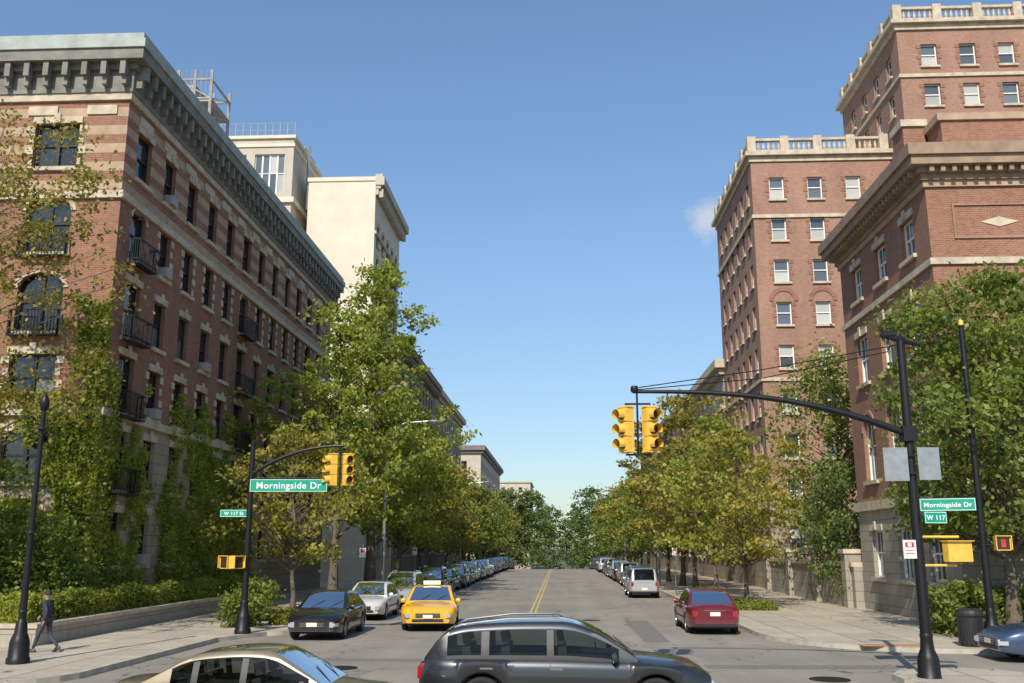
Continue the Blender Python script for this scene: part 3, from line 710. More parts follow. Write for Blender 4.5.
# ------------------------------------------------------------------ vehicles
def interp(pts, x):
    if x <= pts[0][0]: return pts[0][1]
    for (a, b_), (c, d) in zip(pts, pts[1:]):
        if x <= c: return b_+(d-b_)*(x-a)/(c-a) if c > a else d
    return pts[-1][1]
SPEC = {
 'suv': dict(L=5.09, W=1.98, H=1.69, wr=.385, xf=1.58, xr=-1.43, sill=.26, top=[(-2.54, .98), (-2.4, 1.06), (-1.6, 1.12), (.9, 1.10), (1.15, 1.11), (1.9, 1.05), (2.35, .95), (2.54, .80)],
    zs=[(-2.54, .96), (-2.3, 1.07), (0, 1.06), (1.2, 1.03), (2.1, .95), (2.54, .76)], gh=[(-2.46, 1.07), (-2.26, 1.34), (-1.98, 1.56), (-1.3, 1.655), (-.3, 1.685), (.2, 1.655), (.7, 1.45), (1.26, 1.08)],
    pil=[(-1.45, -1.31), (-.30, -.18), ], cut=(.25, -2.0), win=(-2.05, .95), rails=True, glass_lo=.12, glass_hi=.80),
 'sedan': dict(L=4.75, W=1.80, H=1.45, wr=.32, xf=1.42, xr=-1.33, sill=.22, top=[(-2.37, .88), (-2.25, .98), (-1.5, 1.0), (.8, .95), (1.0, .96), (1.9, .84), (2.25, .74), (2.37, .64)],
    zs=[(-2.37, .84), (-2.1, .92), (0, .9), (1.0, .88), (2.0, .78), (2.37, .62)], gh=[(-1.75, .99), (-1.5, 1.12), (-1.05, 1.36), (-.5, 1.44), (-.1, 1.45), (.25, 1.41), (.65, 1.2), (1.1, .94)],
    pil=[(-.98, -.88), (-.22, -.12)], cut=(.25, -1.05), win=(-1.3, .85)),
 'bigsedan': dict(L=5.35, W=1.96, H=1.48, wr=.34, xf=1.6, xr=-1.42, sill=.24, top=[(-2.67, .9), (-2.55, 1.0), (-1.6, 1.02), (.8, .98), (1.0, 1.0), (2.1, .88), (2.5, .8), (2.67, .7)],
    zs=[(-2.67, .86), (-2.4, .94), (0, .92), (1.0, .9), (2.2, .83), (2.67, .68)], gh=[(-1.85, 1.0), (-1.6, 1.15), (-1.15, 1.4), (-.6, 1.475), (-.1, 1.48), (.25, 1.44), (.7, 1.22), (1.15, .98)],
    pil=[(-1.05, -.93), (-.25, -.13)], cut=(.25, -1.15), win=(-1.4, .85)),
 'wagon': dict(L=4.6, W=1.82, H=1.68, wr=.35, xf=1.36, xr=-1.3, sill=.26, top=[(-2.3, .95), (-2.2, 1.05), (-1.5, 1.06), (.8, 1.03), (1.0, 1.05), (1.8, .96), (2.15, .86), (2.3, .74)],
    zs=[(-2.3, .93), (-2.1, 1.0), (0, .98), (1.0, .96), (2.0, .88), (2.3, .72)], gh=[(-2.24, 1.0), (-2.12, 1.4), (-1.98, 1.62), (-1.2, 1.67), (-.3, 1.68), (.2, 1.63), (.65, 1.4), (1.15, 1.02)],
    pil=[(-1.3, -1.18), (-.28, -.16)], cut=(.2, -1.98), win=(-1.95, .85), rails=True)}
def make_car(name, kind, paint, loc, rz, taxi=False, scl=1.):
    S = SPEC[kind]; L, W = S['L'], S['W']; hl = L/2; wr = S['wr']; ra = wr+.055
    mb = MB(); G = S['gh']
    xs = [-hl, -hl+.04, -hl+.12, -hl+.25, -hl+.45]+[hl-.45, hl-.25, hl-.12, hl-.04, hl]
    for xw in (S['xf'], S['xr']):
        xs += [xw-ra-.005, xw+ra+.005]+[xw+ra*math.cos(math.pi*i/12) for i in range(13)]
    seams = [S['win'][1]+.12, (S['pil'][1][0]+S['pil'][1][1])/2, (S['pil'][0][0]+S['pil'][0][1])/2+.02]
    for s_ in seams: xs += [s_-.007, s_+.007]
    xs += [G[-1][0]-.05]
    x = -hl+.6
    while x < hl-.5: xs.append(x); x += .22
    xs = sorted(set(round(v, 4) for v in xs))
    def hw(x):
        e_ = max(0, abs(x)-(hl-.7))/.7
        return W/2*(1-.035*e_-.19*e_**3.2)
    def zb(x):
        for xw in (S['xf'], S['xr']):
            if abs(x-xw) <= ra+.0005: return wr+math.sqrt(max(0, ra*ra-(x-xw)**2))
        e_ = max(0, abs(x)-(hl-.5))/.5
        return S['sill']+.06*e_
    FR = [0, .12, .32, .6, .82, .90, .96, 1.0]; WY = [.94, .975, .99, 1.0, .992, .965, .94, .91]
    rows = []
    for x in xs:
        b_ = zb(x); zs_ = interp(S['zs'], x); w_ = hw(x); zt = max(interp(S['top'], x), zs_+.005)
        half = [(w_*k, b_+(zs_-b_)*f) for f, k in zip(FR, WY)]+[(w_*.76, zs_+(zt-zs_)*.6), (w_*.45, zs_+(zt-zs_)*.93), (0, zt)]
        rows.append([(x, -y, z) for y, z in half]+[(x, y, z) for y, z in half[-2::-1]])
    nrow = len(rows[0])
    def mf(i, j):
        xm = (xs[i]+xs[i+1])/2; jj = min(j, nrow-2-j)
        if 0 < jj < 7 and any(abs(xm-s_) < .008 for s_ in seams): return 'black_trim'
        if jj == 0: return 'black_trim' if kind in ('suv', 'wagon') or abs(xm) < .7 else paint
        if jj >= 8 and G[0][0]+.1 < xm < G[-1][0]-.05: return 'interior'
        return paint
    mb.grid(rows, paint, mf)
    mb.face(rows[0], paint); mb.face(rows[-1][::-1], paint)
    gx = []
    for (a, _), (c, _) in zip(G, G[1:]):
        k = max(1, round((c-a)/.14)); gx += [a+(c-a)*i/k for i in range(k)]
    gx.append(G[-1][0])
    for a, c in S['pil']: gx += [a, c]
    gx += [S['win'][0], S['win'][1]]
    gx = sorted(set(round(v, 4) for v in gx))
    def roof(x):
        P = G
        for i in range(len(P)-1):
            if P[i][0] <= x <= P[i+1][0]:
                p0 = P[max(0, i-1)]; p1 = P[i]; p2 = P[i+1]; p3 = P[min(len(P)-1, i+2)]
                t = (x-p1[0])/(p2[0]-p1[0]); m1 = (p2[1]-p0[1])/(p2[0]-p0[0])*(p2[0]-p1[0]); m2 = (p3[1]-p1[1])/(p3[0]-p1[0])*(p2[0]-p1[0])
                return (2*t**3-3*t*t+1)*p1[1]+(t**3-2*t*t+t)*m1+(-2*t**3+3*t*t)*p2[1]+(t**3-t*t)*m2
        return P[-1][1]
    H = max(g_[1] for g_ in G); rows = []
    FRg = [-.06, S.get('glass_lo', .07), .45, S.get('glass_hi', .82), .92, .985, 1.0, 1.012]
    for x in gx:
        zs_ = interp(S['zs'], x)-.01; zr = max(roof(x), zs_+.01); f_ = (zr-zs_)/(H-zs_)
        wb_ = hw(x)*.925; wt = W/2*.70
        half = []
        for k, fr in enumerate(FRg):
            y = wb_-(wb_-wt)*max(0, fr)**1.15*f_
            if k == 5: y -= .03
            if k == 6: y -= .10
            if k == 7: y = 0
            half.append((y, zs_+(zr-zs_)*fr+(.012 if k == 7 else 0)))
        half.insert(7, (half[6][0]*.5, half[6][1]+.008))
        rows.append([(x, -y, z) for y, z in half]+[(x, y, z) for y, z in half[-2::-1]])
    nr = len(rows[0]); cf, cr = S['cut']
    def mg(i, j):
        xm = (gx[i]+gx[i+1])/2; jj = min(j, nr-2-j)
        if jj in (1, 2):
            if S['win'][0] < xm < S['win'][1]:
                if any(a <= xm <= c for a, c in S['pil']): return 'black_trim'
                return 'car_glass'
            return paint
        if jj == 0 and S['win'][0] < xm < S['win'][1]: return 'black_trim'
        if jj >= 6:
            if cf < xm < G[-1][0]-.06: return 'car_glass'
            if G[0][0]+.04 < xm < cr: return 'car_glass'
        return paint
    mb.grid(rows, paint, mg)
    mb.face(rows[0], paint); mb.face(rows[-1][::-1], paint)
    for s_ in (-1, 1):
        fl = FRg[3]; pth = []
        for x in [S['win'][0]+(S['win'][1]-S['win'][0])*i/16 for i in range(17)]:
            zs_ = interp(S['zs'], x)-.01; zr = max(roof(x), zs_+.01); f_ = (zr-zs_)/(H-zs_); wb_ = hw(x)*.925
            pth.append((x, s_*(wb_-(wb_-W/2*.70)*fl**1.15*f_+.004), zs_+(zr-zs_)*fl))
        mb.tube(pth, .011, 'chrome' if kind == 'suv' else 'black_trim', 5)
    zi = interp(S['zs'], 0)
    for sx in (.05, -.95) + ((-1.65,) if kind == 'suv' else ()):
        for sy in (-.38, .38):
            Ms = T(sx, sy*W/1.9, zi-.25) @ Matrix.Rotation(-.18, 4, 'Y')
            mb.box(-.09, .06, -.24, .24, 0, .42*(H-zi)/.6, 'seat', Ms); mb.box(-.06, .05, -.12, .12, .46*(H-zi)/.6, .66*(H-zi)/.6, 'seat', Ms)
    mb.box(.75, 1.0, -W*.38, W*.38, zi-.05, zi+.03, 'interior')
    mb.tube([(.62, .38, zi-.02), (.60, .38+.17, zi+.08), (.58, .38, zi+.17), (.60, .38-.17, zi+.08), (.62, .38, zi-.02)], .015, 'black_trim', 5)
    mb.box(-hl+.25, hl-.25, -W/2+.24, W/2-.24, S['sill']-.02, .72, 'black_trim')
    mb.box(-hl+.3, S['xr']-ra-.06, -W/2+.1, W/2-.1, S['sill'], .6, 'black_trim'); mb.box(S['xr']+ra+.05, S['xf']-ra-.05, -W/2+.12, W/2-.12, S['sill'], .6, 'black_trim'); mb.box(S['xf']+ra+.05, hl-.25, -W/2+.15, W/2-.15, S['sill'], .6, 'black_trim')
    nsp = 10 if kind == 'bigsedan' else 7
    for xw in (S['xf'], S['xr']):
        for s_ in (-1, 1):
            M = T(xw, s_*(W/2-.125), wr)
            if s_ > 0: M = M @ Matrix.Rotation(math.pi, 4, 'Z')
            mb.lathe([(wr*.66, -.095), (wr*.72, -.11), (wr*.9, -.112), (wr*.97, -.09), (wr, -.05), (wr, .08), (wr*.9, .11), (.03, .11)], 'tyre', 28, M, 'Y')
            mb.lathe([(wr*.67, -.098), (wr*.63, -.09), (wr*.61, -.03), (.02, -.025)], 'rim', 28, M, 'Y', matf=lambda i, j: 'rim' if i < 2 else 'black_trim')
            mb.lathe([(.001, -.09), (wr*.16, -.088), (wr*.2, -.07), (wr*.2, -.03)], 'rim', 12, M, 'Y')
            for k in range(nsp):
                A_ = M @ Matrix.Rotation(2*math.pi*k/nsp, 4, 'Y')
                mb.box(wr*.14, wr*.645, -.078, -.045, -wr*.06, wr*.06, 'rim', A_)
    zf_ = interp(S['zs'], hl); zr_ = interp(S['zs'], -hl)
    for s_ in (-1, 1):
        yl = s_*W/2*.60
        Mh = T(hl-.13, yl, zf_-.13) @ RZ(-s_*.34)
        mb.box(-.12, .115, -.19, .19, -.075, .085, 'headlamp', Mh); mb.box(-.13, .118, -.205, .205, -.088, -.077, 'black_trim', Mh)
        mb.box(-.13, .10, (.19 if s_ > 0 else -.25), (.25 if s_ > 0 else -.19), -.05, .05, 'headlamp', Mh)
        Mt = T(-hl+.11, yl*1.08, zr_-.14) @ RZ(s_*.30)
        mb.box(-.095, .14, -.17, .17, -.10, .10, 'taillamp', Mt); mb.box(-.098, .0, -.06, .06, -.05, .05, 'headlamp', Mt)
        if kind in ('suv', 'wagon'):
            mb.box(-hl+.03, -hl+.28, s_*W/2*.73-.07, s_*W/2*.73+.07, zr_-.25, zr_+.02, 'taillamp')
        Mm = T(S['win'][1]-.08, s_*(W/2*.93+.1), interp(S['zs'], .9)+.07)
        mb.lathe([(.001, -.1), (.06, -.09), (.085, -.03), (.09, .03), (.08, .07), (.001, .08)], paint, 10, Mm @ Matrix.Scale(.75, 4, (1, 0, 0)), 'Y')
        mb.box(-.03, .03, -s_*.14-.03, -s_*.14+.08, -.05, -.01, 'black_trim', Mm)
        for sx in (seams[1]+.22, seams[2]+.12):
            zz = interp(S['zs'], sx)-.15
            mb.box(sx-.02-.2, sx, s_*(W/2*.985)-.012, s_*(W/2*.985)+.032, zz-.014, zz+.014, 'chrome' if kind == 'suv' else paint)
        if S.get('rails'):
            xa, xb = S['win'][0]+.1, cf-.25
            yr = s_*(W/2*.70-.07)
            mb.tube([(xa, yr, roof(xa)), (xa+.12, yr, roof(xa)+.05), ((xa+xb)/2, yr, H+.035), (xb-.12, yr, roof(xb)+.045), (xb, yr, roof(xb))], .018, 'chrome', 6)
        xa = S['xr']+ra+.05; xb = S['xf']-ra-.05
        mb.box(xa, xb, s_*(W/2)-.012, s_*(W/2)+.012, .48, .53, 'black_trim' if kind != 'suv' else 'chrome')
        mb.box(hl-.2, hl-.03, s_*W*.33-.07, s_*W*.33+.07, S['sill']+.14, S['sill']+.22, 'headlamp')
    mb.box(hl-.1, hl+.012, -W*.22, W*.22, zf_-.2, zf_-.05, 'black_trim')
    for i in range(3): mb.box(hl-.05, hl+.02, -W*.215, W*.215, zf_-.175+i*.045, zf_-.16+i*.045, 'chrome')
    mb.box(hl-.1, hl+.01, -W*.28, W*.28, S['sill']+.1, S['sill']+.2, 'black_trim')
    mb.box(hl-.1, hl+.022, -.17, .17, S['sill']+.22, S['sill']+.34, 'plate')
    pz = S['sill']+.2 if kind not in ('sedan', 'bigsedan') else zr_-.22
    mb.box(-hl-.015, -hl+.1, -.17, .17, pz, pz+.13, 'plate')
    mb.box(-hl-.02, -hl+.15, -W*.39, W*.39, S['sill']+.05, S['sill']+.14, 'black_trim')
    mb.box(-hl-.012, -hl+.12, -W*.2, W*.2, zr_-.05, zr_-.035, 'chrome')
    for yw in (-.35, .25): mb.tube([(G[-1][0]-.02, yw, G[-1][1]+.02), (G[-1][0]-.33, yw+.35, roof(G[-1][0]-.33)+.03)], .009, 'black_trim', 4)
    if taxi:
        mb.box(-.16, .10, -.32, .32, H+.02, H+.17, 'roofsign'); mb.box(-.19, .13, -.35, .35, H+.005, H+.03, 'black_trim')
        for s_ in (-1, 1): mb.box(-.6, .3, s_*(W/2)-.01, s_*(W/2)+.006, .62, .72, 'black_trim')
    o = mb.obj(name, None, 32); o.location = loc; o.rotation_euler = (0, 0, rz); o.scale = (scl, scl, scl)
    return o
P2 = math.pi/2
make_car('black_suv', 'suv', 'paint_charcoal', (.05, 17.75, 0), 0, scl=.975)
make_car('beige_sedan', 'sedan', 'paint_beige', (-4.5, 15.2, 0), 0, scl=.96)
make_car('taxi_cab', 'bigsedan', 'paint_taxi', (-4.85, 36.9, 0), -P2+.08, taxi=True)
make_car('parked_car', 'sedan', 'paint_black', (-7.85, 33.2, 0), -P2)
make_car('parked_car', 'sedan', 'paint_white', (-8.0, 41.5, 0), -P2)
make_car('parked_car', 'wagon', 'paint_silver', (-7.85, 48.6, 0), -P2)
cols = ['paint_grey', 'paint_black', 'paint_silver', 'paint_black', 'paint_white', 'paint_blue', 'paint_black', 'paint_grey', 'paint_red', 'paint_green', 'paint_silver']
kinds = ['sedan', 'wagon', 'bigsedan', 'suv']
y = 54.6; i = 0
while y < 150:
    make_car('parked_car', kinds[i % 4], cols[(i*3) % 11], (-7.85+R.uniform(-.1, .1), y, gz(y)), -P2+R.uniform(-.02, .02)); y += R.choice([5.7, 6, 6.4]); i += 1
make_car('parked_car', 'sedan', 'paint_red', (5.2, 35.9, 0), P2)
make_car('parked_suv', 'wagon', 'paint_silver', (4.85, 59.2, 0), P2)
y = 68.; i = 1
while y < 150:
    make_car('parked_car', kinds[(i*3) % 4], cols[(i*4+1) % 11], (5.5+R.uniform(-.1, .1), y, gz(y)), P2+R.uniform(-.02, .02)); y += R.choice([5.7, 6, 6.4]); i += 1
make_car('parked_car', 'sedan', 'paint_blue', (13.6, 26.7, 0), math.pi)

# ------------------------------------------------------------------ signals and poles
def signal_head(mb, M):
    for i in range(3):
        z = .34-.34*i
        mb.box(-.16, .16, -.10, .10, z-.163, z+.163, 'signal_yellow', M)
        mb.box(-.14, .14, -.125, -.10, z-.145, z+.145, 'signal_yellow', M)
        c = M @ T(0, -.126, z)
        mb.lathe([(.12, .0), (.10, -.004), (.001, -.012)], 'lens_dark', 16, c, 'Y')
        for rad, dl, mt in ((.13, -.20, 'signal_yellow'), (.124, -.199, 'signal_yellow')):
            mb.grid([[c @ Vector((rad*math.cos(a), dy, rad*math.sin(a)+(-.02 if dy else 0))) for a in [math.radians(-35+250*k/14) for k in range(15)]] for dy in (0, dl)], mt)
    mb.box(-.18, .18, -.115, .115, .505, .535, 'signal_yellow', M); mb.box(-.18, .18, -.115, .115, -.535, -.505, 'signal_yellow', M)
def ped_signal(mb, M, hand=False):
    mb.box(-.2, .2, -.12, .12, -.2, .2, 'signal_yellow', M); mb.box(-.22, .22, -.2, .0, .2, .22, 'signal_yellow', M)
    for s in (-1, 1): mb.box(s*.21-.01, s*.21+.01, -.2, 0, -.18, .2, 'signal_yellow', M)
    mb.box(-.17, .17, -.128, -.12, -.17, .17, 'lens_dark', M)
    if hand:
        mb.box(-.06, .06, -.134, -.129, -.11, .02, 'red_paint', M)
        for i in range(4): mb.box(-.06+i*.032, -.036+i*.032, -.134, -.129, .022, .1+(.02 if i in (1, 2) else 0), 'red_paint', M)
def pole(mb, x, y, h, r0=.1, r1=.07, base=True, z0=.0):
    if base: mb.lathe([(.27, 0), (.27, .12), (.24, .16), (.23, .5), (.2, .6), (.15, .72), (.13, .95), (r0*1.15, 1.0), (r0, 1.05)], 'iron', 12, T(x, y, z0))
    mb.tube([(x, y, z0+.9), (x, y, z0+h)], [r0, r1], 'iron', 12)
    mb.lathe([(r1*1.1, 0), (r1*1.2, .06), (.03, .14), (.0, .2)], 'iron', 10, T(x, y, z0+h))
e = empty('traffic_signal_mast')
g = MB(); PX, PY = 7.98, 22.1
pole(g, PX, PY, 7.6, .125, .09)
arm = []
for i in range(15):
    t = i/14; arm.append((PX-.1-t*6.15, PY, 5.45+1.0*(1-(1-t)**2.6)))
g.tube(arm, [.085-.045*i/14 for i in range(15)], 'iron', 10)
g.tube([(PX, PY, 5.2), (PX-.14, PY, 5.43), (PX-.5, PY, 5.62)], .05, 'iron', 8)
g.box(PX-.16, PX+.16, PY-.16, PY+.16, 5.25, 5.6, 'iron')
g.tube([(PX-.3, PY, 7.35), (PX-3.2, PY, 6.75), (PX-6.1, PY, 6.5)], .012, 'iron', 4)
g.tube([(PX-.1, PY, 7.5), (PX-3.2, PY, 6.95), (PX-6.1, PY, 6.55)], .012, 'iron', 4)
g.tube([(PX-.45, PY, 7.75), (PX, PY, 7.62), (PX+.45, PY, 7.5)], [.05, .07, .05], 'iron', 8)
g.box(PX-.38, PX-.08, PY-.07, PY+.07, 7.72, 7.84, 'iron')
g.box(PX-.66, PX-.12, PY-.17, PY-.155, 4.35, 5.1, 'galv'); g.box(PX+.10, PX+.58, PY-.175, PY-.16, 4.37, 5.1, 'galv'); g.box(PX-.5, PX+.45, PY-.152, PY-.125, 4.5, 4.55, 'iron'); g.box(PX-.5, PX+.45, PY-.152, PY-.125, 4.9, 4.95, 'iron')
g.obj('pole_and_arm', e, 40)
g = MB(); xa = PX-6.2
for dx, ang in ((-.22, -.9), (.34, .5)): signal_head(g, T(xa+dx, PY-.02, 5.56) @ RZ(ang))
g.tube([(xa+.05, PY, 6.5), (xa+.05, PY, 4.95)], .025, 'iron', 6); g.box(xa-.24, xa+.36, PY-.03, PY+.03, 6.14, 6.18, 'iron'); g.box(xa-.24, xa+.36, PY-.03, PY+.03, 4.96, 5.0, 'iron')
g.lathe([(.001, .0), (.08, .02), (.1, .08), (.08, .16), (.001, .18)], 'iron', 10, T(xa-.0, PY, 6.42))
g.obj('signal_heads', e, 40)
g = MB()
g.box(-.3, .3, -.1, .1, -.2, .24, 'signal_yellow', T(PX+.85, PY, 2.78) @ RZ(.25)); g.box(-.33, .33, -.16, .12, .24, .26, 'signal_yellow', T(PX+.85, PY, 2.78) @ RZ(.25))
g.tube([(PX, PY, 3.12), (PX+.9, PY, 3.12)], .03, 'signal_yellow', 6); g.tube([(PX, PY, 2.5), (PX+.8, PY, 2.5)], .03, 'signal_yellow', 6)
g.obj('pedestrian_signal', e)
def text(body, size, M, mat, parent):
    cu = bpy.data.curves.new('sign_text', 'FONT'); cu.body = body; cu.size = size; cu.align_x = 'CENTER'; cu.align_y = 'CENTER'; cu.extrude = .002; cu.offset = .003; cu.space_character = 1.1
    o = bpy.data.objects.new('lettering', cu); COL.objects.link(o); o.data.materials.append(MATS[mat]); o.matrix_world = M; o.parent = parent; return o
def blade(parent, M, w, h, body, ts, mat='sign_green', tm='sign_white'):
    g = MB(); g.box(-w/2, w/2, -.01, .01, -h/2, h/2, mat, M)
    for s in (-1, 1):
        yy_ = s*.012
        for (a, b_, c, d) in ((-w/2+.01, w/2-.01, h/2-.022, h/2-.01), (-w/2+.01, w/2-.01, -h/2+.01, -h/2+.022), (-w/2+.01, -w/2+.022, -h/2+.022, h/2-.022), (w/2-.022, w/2-.01, -h/2+.022, h/2-.022)):
            g.box(a, b_, min(yy_*.84, yy_), max(yy_*.84, yy_), c, d, tm, M)
    g.obj('sign_blade', parent)
    if body: text(body, ts, M @ T(0, -.014, -.01) @ Matrix.Rotation(P2, 4, 'X'), tm, parent)
e = empty('street_name_sign')
blade(e, T(PX+.72, PY-.02, 3.83) @ RZ(-.35), 1.15, .28, 'Morningside Dr', .14)
blade(e, T(PX+.38, PY-.15, 3.54) @ RZ(.25), .55, .26, 'W 117', .15)
e = empty('parking_sign'); g = MB(); M = T(PX-.24, PY-.14, 2.85); g.box(-.14, .14, -.01, .01, -.2, .2, 'sign_white', M); g.box(-.1, .1, -.014, -.011, .04, .15, 'red_paint', M); g.box(-.04, .04, -.016, -.0145, .06, .13, 'sign_white', M); g.box(-.1, .1, -.014, -.011, -.04, -.02, 'red_paint', M); g.box(-.1, .1, -.014, -.011, -.1, -.08, 'red_paint', M); g.box(-.05, .2, .01, .03, -.02, .02, 'iron', M); g.obj('plate', e)
e = empty('signal_pole'); g = MB(); X2, Y2 = 12.3, 28.9
pole(g, X2, Y2, 9.3, .11, .08, z0=.13)
g.lathe([(.06, 0), (.08, .1), (.06, .22), (.001, .26)], 'signal_yellow', 8, T(X2, Y2, 9.45)); g.obj('pole', e, 40)
g = MB(); ped_signal(g, T(X2+.42, Y2-.25, 3.0) @ RZ(-.1), True); g.tube([(X2, Y2-.1, 2.95), (X2+.4, Y2-.1, 2.95)], .03, 'iron', 6); g.obj('pedestrian_signal', e)
e = empty('traffic_signal_mast'); g = MB(); LX, LY_ = -10.4, 31.9
pole(g, LX, LY_, 6.15, .115, .085, z0=.13)
arm = [(LX+t*3.1, LY_, 5.3+.95*(1-(1-t)**2.2)) for t in [i/12 for i in range(13)]]
g.tube(arm, [.07-.03*i/12 for i in range(13)], 'iron', 8); g.obj('pole_and_arm', e, 40)
g = MB()
for dx, ang in ((-.24, -.9), (.28, .5)): signal_head(g, T(LX+3.0+dx, LY_, 5.45) @ RZ(ang))
g.tube([(LX+3.02, LY_, 6.25), (LX+3.02, LY_, 4.85)], .025, 'iron', 6); g.box(LX+2.75, LX+3.3, LY_-.03, LY_+.03, 6.03, 6.07, 'iron'); g.obj('signal_heads', e, 40)
g = MB(); ped_signal(g, T(LX-.62, LY_-.1, 2.4) @ RZ(-.5)); ped_signal(g, T(LX-.25, LY_-.3, 2.4) @ RZ(1.0)); g.tube([(LX, LY_, 2.5), (LX-.6, LY_, 2.5)], .03, 'iron', 6); g.obj('pedestrian_signal', e)
e = empty('street_name_sign')
blade(e, T(LX+1.3, LY_-.05, 4.92) @ RZ(.05), 2.6, .42, 'Morningside Dr', .31)
g = MB(); g.tube([(LX, LY_, 5.16), (LX+2.55, LY_, 5.16)], .02, 'iron', 6); g.obj('sign_bracket', e)
blade(e, T(LX-.5, LY_-.08, 4.0) @ RZ(.1), .9, .24, 'W 117 St', .15)
e = empty('street_lamp'); g = MB(); pole(g, -13.2, 23.6, 6.2, .09, .055, z0=.13)
for z in (1.3, 3.2, 5.8): g.lathe([(.08, 0), (.12, .04), (.08, .1)], 'iron', 12, T(-13.2, 23.6, z))
g.lathe([(.05, 0), (.09, .06), (.12, .2), (.11, .3), (.05, .42), (.0, .5)], 'iron', 12, T(-13.2, 23.6, 6.3)); g.obj('pole', e, 40)
def cobra(x, y, h, s):
    e = empty('street_lamp'); g = MB(); g.tube([(x, y, .1), (x, y, h-1.2)], [.11, .07], 'galv', 8)
    g.tube([(x, y, h-1.2), (x+s*.25, y, h-.55), (x+s*1.0, y, h-.1), (x+s*2.3, y, h)], [.07, .06, .05, .04], 'galv', 8)
    M = T(x+s*2.6, y, h-.02)
    g.lathe([(.001, -.09), (.12, -.07), (.16, 0), (.12, .06), (.001, .09)], 'galv', 10, M @ Matrix.Scale(2.4, 4, (1, 0, 0))); g.obj('pole_and_lamp', e, 40)
cobra(-9.5, 52, 9.7, 1); cobra(7.2, 72, 9.2, -1); cobra(-9.8, 95, 9.2, 1); cobra(7.2, 108, 9.2, -1)
def parking_post(x, y):
    e = empty('parking_sign'); g = MB(); g.tube([(x, y, .1), (x, y, 3.0)], .03, 'galv', 6); g.box(x-.15, x+.15, y-.05, y-.035, 2.4, 2.85, 'sign_white'); g.box(x-.11, x+.11, y-.056, y-.051, 2.64, 2.78, 'red_paint'); g.obj('post_and_plate', e)
parking_post(-9.6, 47); parking_post(7.0, 60); parking_post(-9.6, 64)
e = MB(); e.lathe([(.27, 0), (.3, .05), (.33, .8), (.36, .86), (.36, .92), (.31, .92), (.3, .5)], 'bin', 16)
for i in range(16): e.box(.315, .345, -.02, .02, .1, .8, 'bin', RZ(2*math.pi*i/16))
e.lathe([(.36, .92), (.34, 1.0), (.2, 1.06), (.16, 1.06)], 'bin', 16); o = e.obj('litter_bin'); o.location = (11.7, 28.9, .13)

# ------------------------------------------------------------------ walking man
def skin_obj(name, verts, edges, radii, mat, parent, sub=2):
    me = bpy.data.meshes.new(name); me.from_pydata(verts, edges, []); o = bpy.data.objects.new(name, me); COL.objects.link(o); o.parent = parent
    sk = o.modifiers.new('Skin', 'SKIN'); sk.use_smooth_shade = True
    for i, r in enumerate(radii):
        d = me.skin_vertices[0].data[i]; d.radius = (r, r) if not isinstance(r, tuple) else r; d.use_root = (i == 0)
    s = o.modifiers.new('Sub', 'SUBSURF'); s.levels = sub; s.render_levels = sub
    me.materials.append(MATS[mat]); return o
e = empty('walking_man', (-13.9, 26.1, .13), math.radians(175)); e.scale = (.93, .93, .93)
skin_obj('trousers', [(0, 0, .95), (0, .09, .90), (.17, .10, .50), (.30, .10, .10), (0, -.09, .90), (-.06, -.10, .48), (-.34, -.10, .16)],
    [(0, 1), (1, 2), (2, 3), (0, 4), (4, 5), (5, 6)], [.13, .095, .065, .05, .095, .065, .05], 'trousers', e)
skin_obj('jacket', [(0, 0, .93), (.01, 0, 1.15), (.03, 0, 1.38), (.04, 0, 1.48), (.02, .18, 1.40), (-.12, .23, 1.14), (-.06, .22, .90), (.02, -.18, 1.40), (.12, -.22, 1.15), (.32, -.2, 1.02)],
    [(0, 1), (1, 2), (2, 3), (2, 4), (4, 5), (5, 6), (2, 7), (7, 8), (8, 9)], [(.14, .16), (.13, .15), (.13, .17), .065, .07, .05, .04, .07, .05, .04], 'jacket', e)
g = MB()
for (sx, sy, sz, pit) in ((.30, .10, .0, -.25), (-.36, -.10, .06, .6)):
    M = T(sx, sy, sz) @ Matrix.Rotation(pit, 4, 'Y')
    rows = []
    for xx, hw_, hh_ in ((-.09, .03, .06), (-.06, .042, .10), (.02, .045, .10), (.1, .05, .06), (.17, .045, .045), (.2, .02, .03)):
        rows.append([M @ Vector((xx, hw_*math.cos(a), max(0, hh_*math.sin(a)+.015 if math.sin(a) > 0 else 0)))for a in [2*math.pi*k/10 for k in range(10)]])
    g.grid(rows, 'black_trim', closed=True); g.face(rows[0], 'black_trim'); g.face(rows[-1], 'black_trim')
g.obj('shoes', e, 40)
g = MB()
M = T(.06, 0, 1.62)
g.lathe([(.001, -.12), (.045, -.115), (.06, -.09), (.072, -.05), (.078, 0), (.08, .04), (.07, .08), (.045, .108), (.001, .12)], 'skin', 16, M @ Matrix.Scale(1.2, 4, (1, 0, 0)))
g.tube([(.05, 0, 1.45), (.055, 0, 1.55)], .055, 'skin', 10)
g.tube([(.15, 0, 1.63), (.178, 0, 1.60)], [.01, .017], 'skin', 6)
for s in (-1, 1):
    g.lathe([(.001, -.012), (.018, 0), (.001, .012)], 'skin', 8, T(.055, s*.082, 1.62), 'Y'); g.lathe([(.001, -.006), (.009, 0), (.001, .006)], 'hair', 6, T(.148, s*.032, 1.637), 'Z')
g.box(.145, .153, -.022, .022, 1.566, 1.572, 'red_paint')
g.lathe([(.088, -.02), (.09, .03), (.08, .085), (.05, .12), (.001, .132)], 'hair', 16, T(.045, 0, 1.62) @ Matrix.Scale(1.2, 4, (1, 0, 0)))
g.obj('head', e, 60)
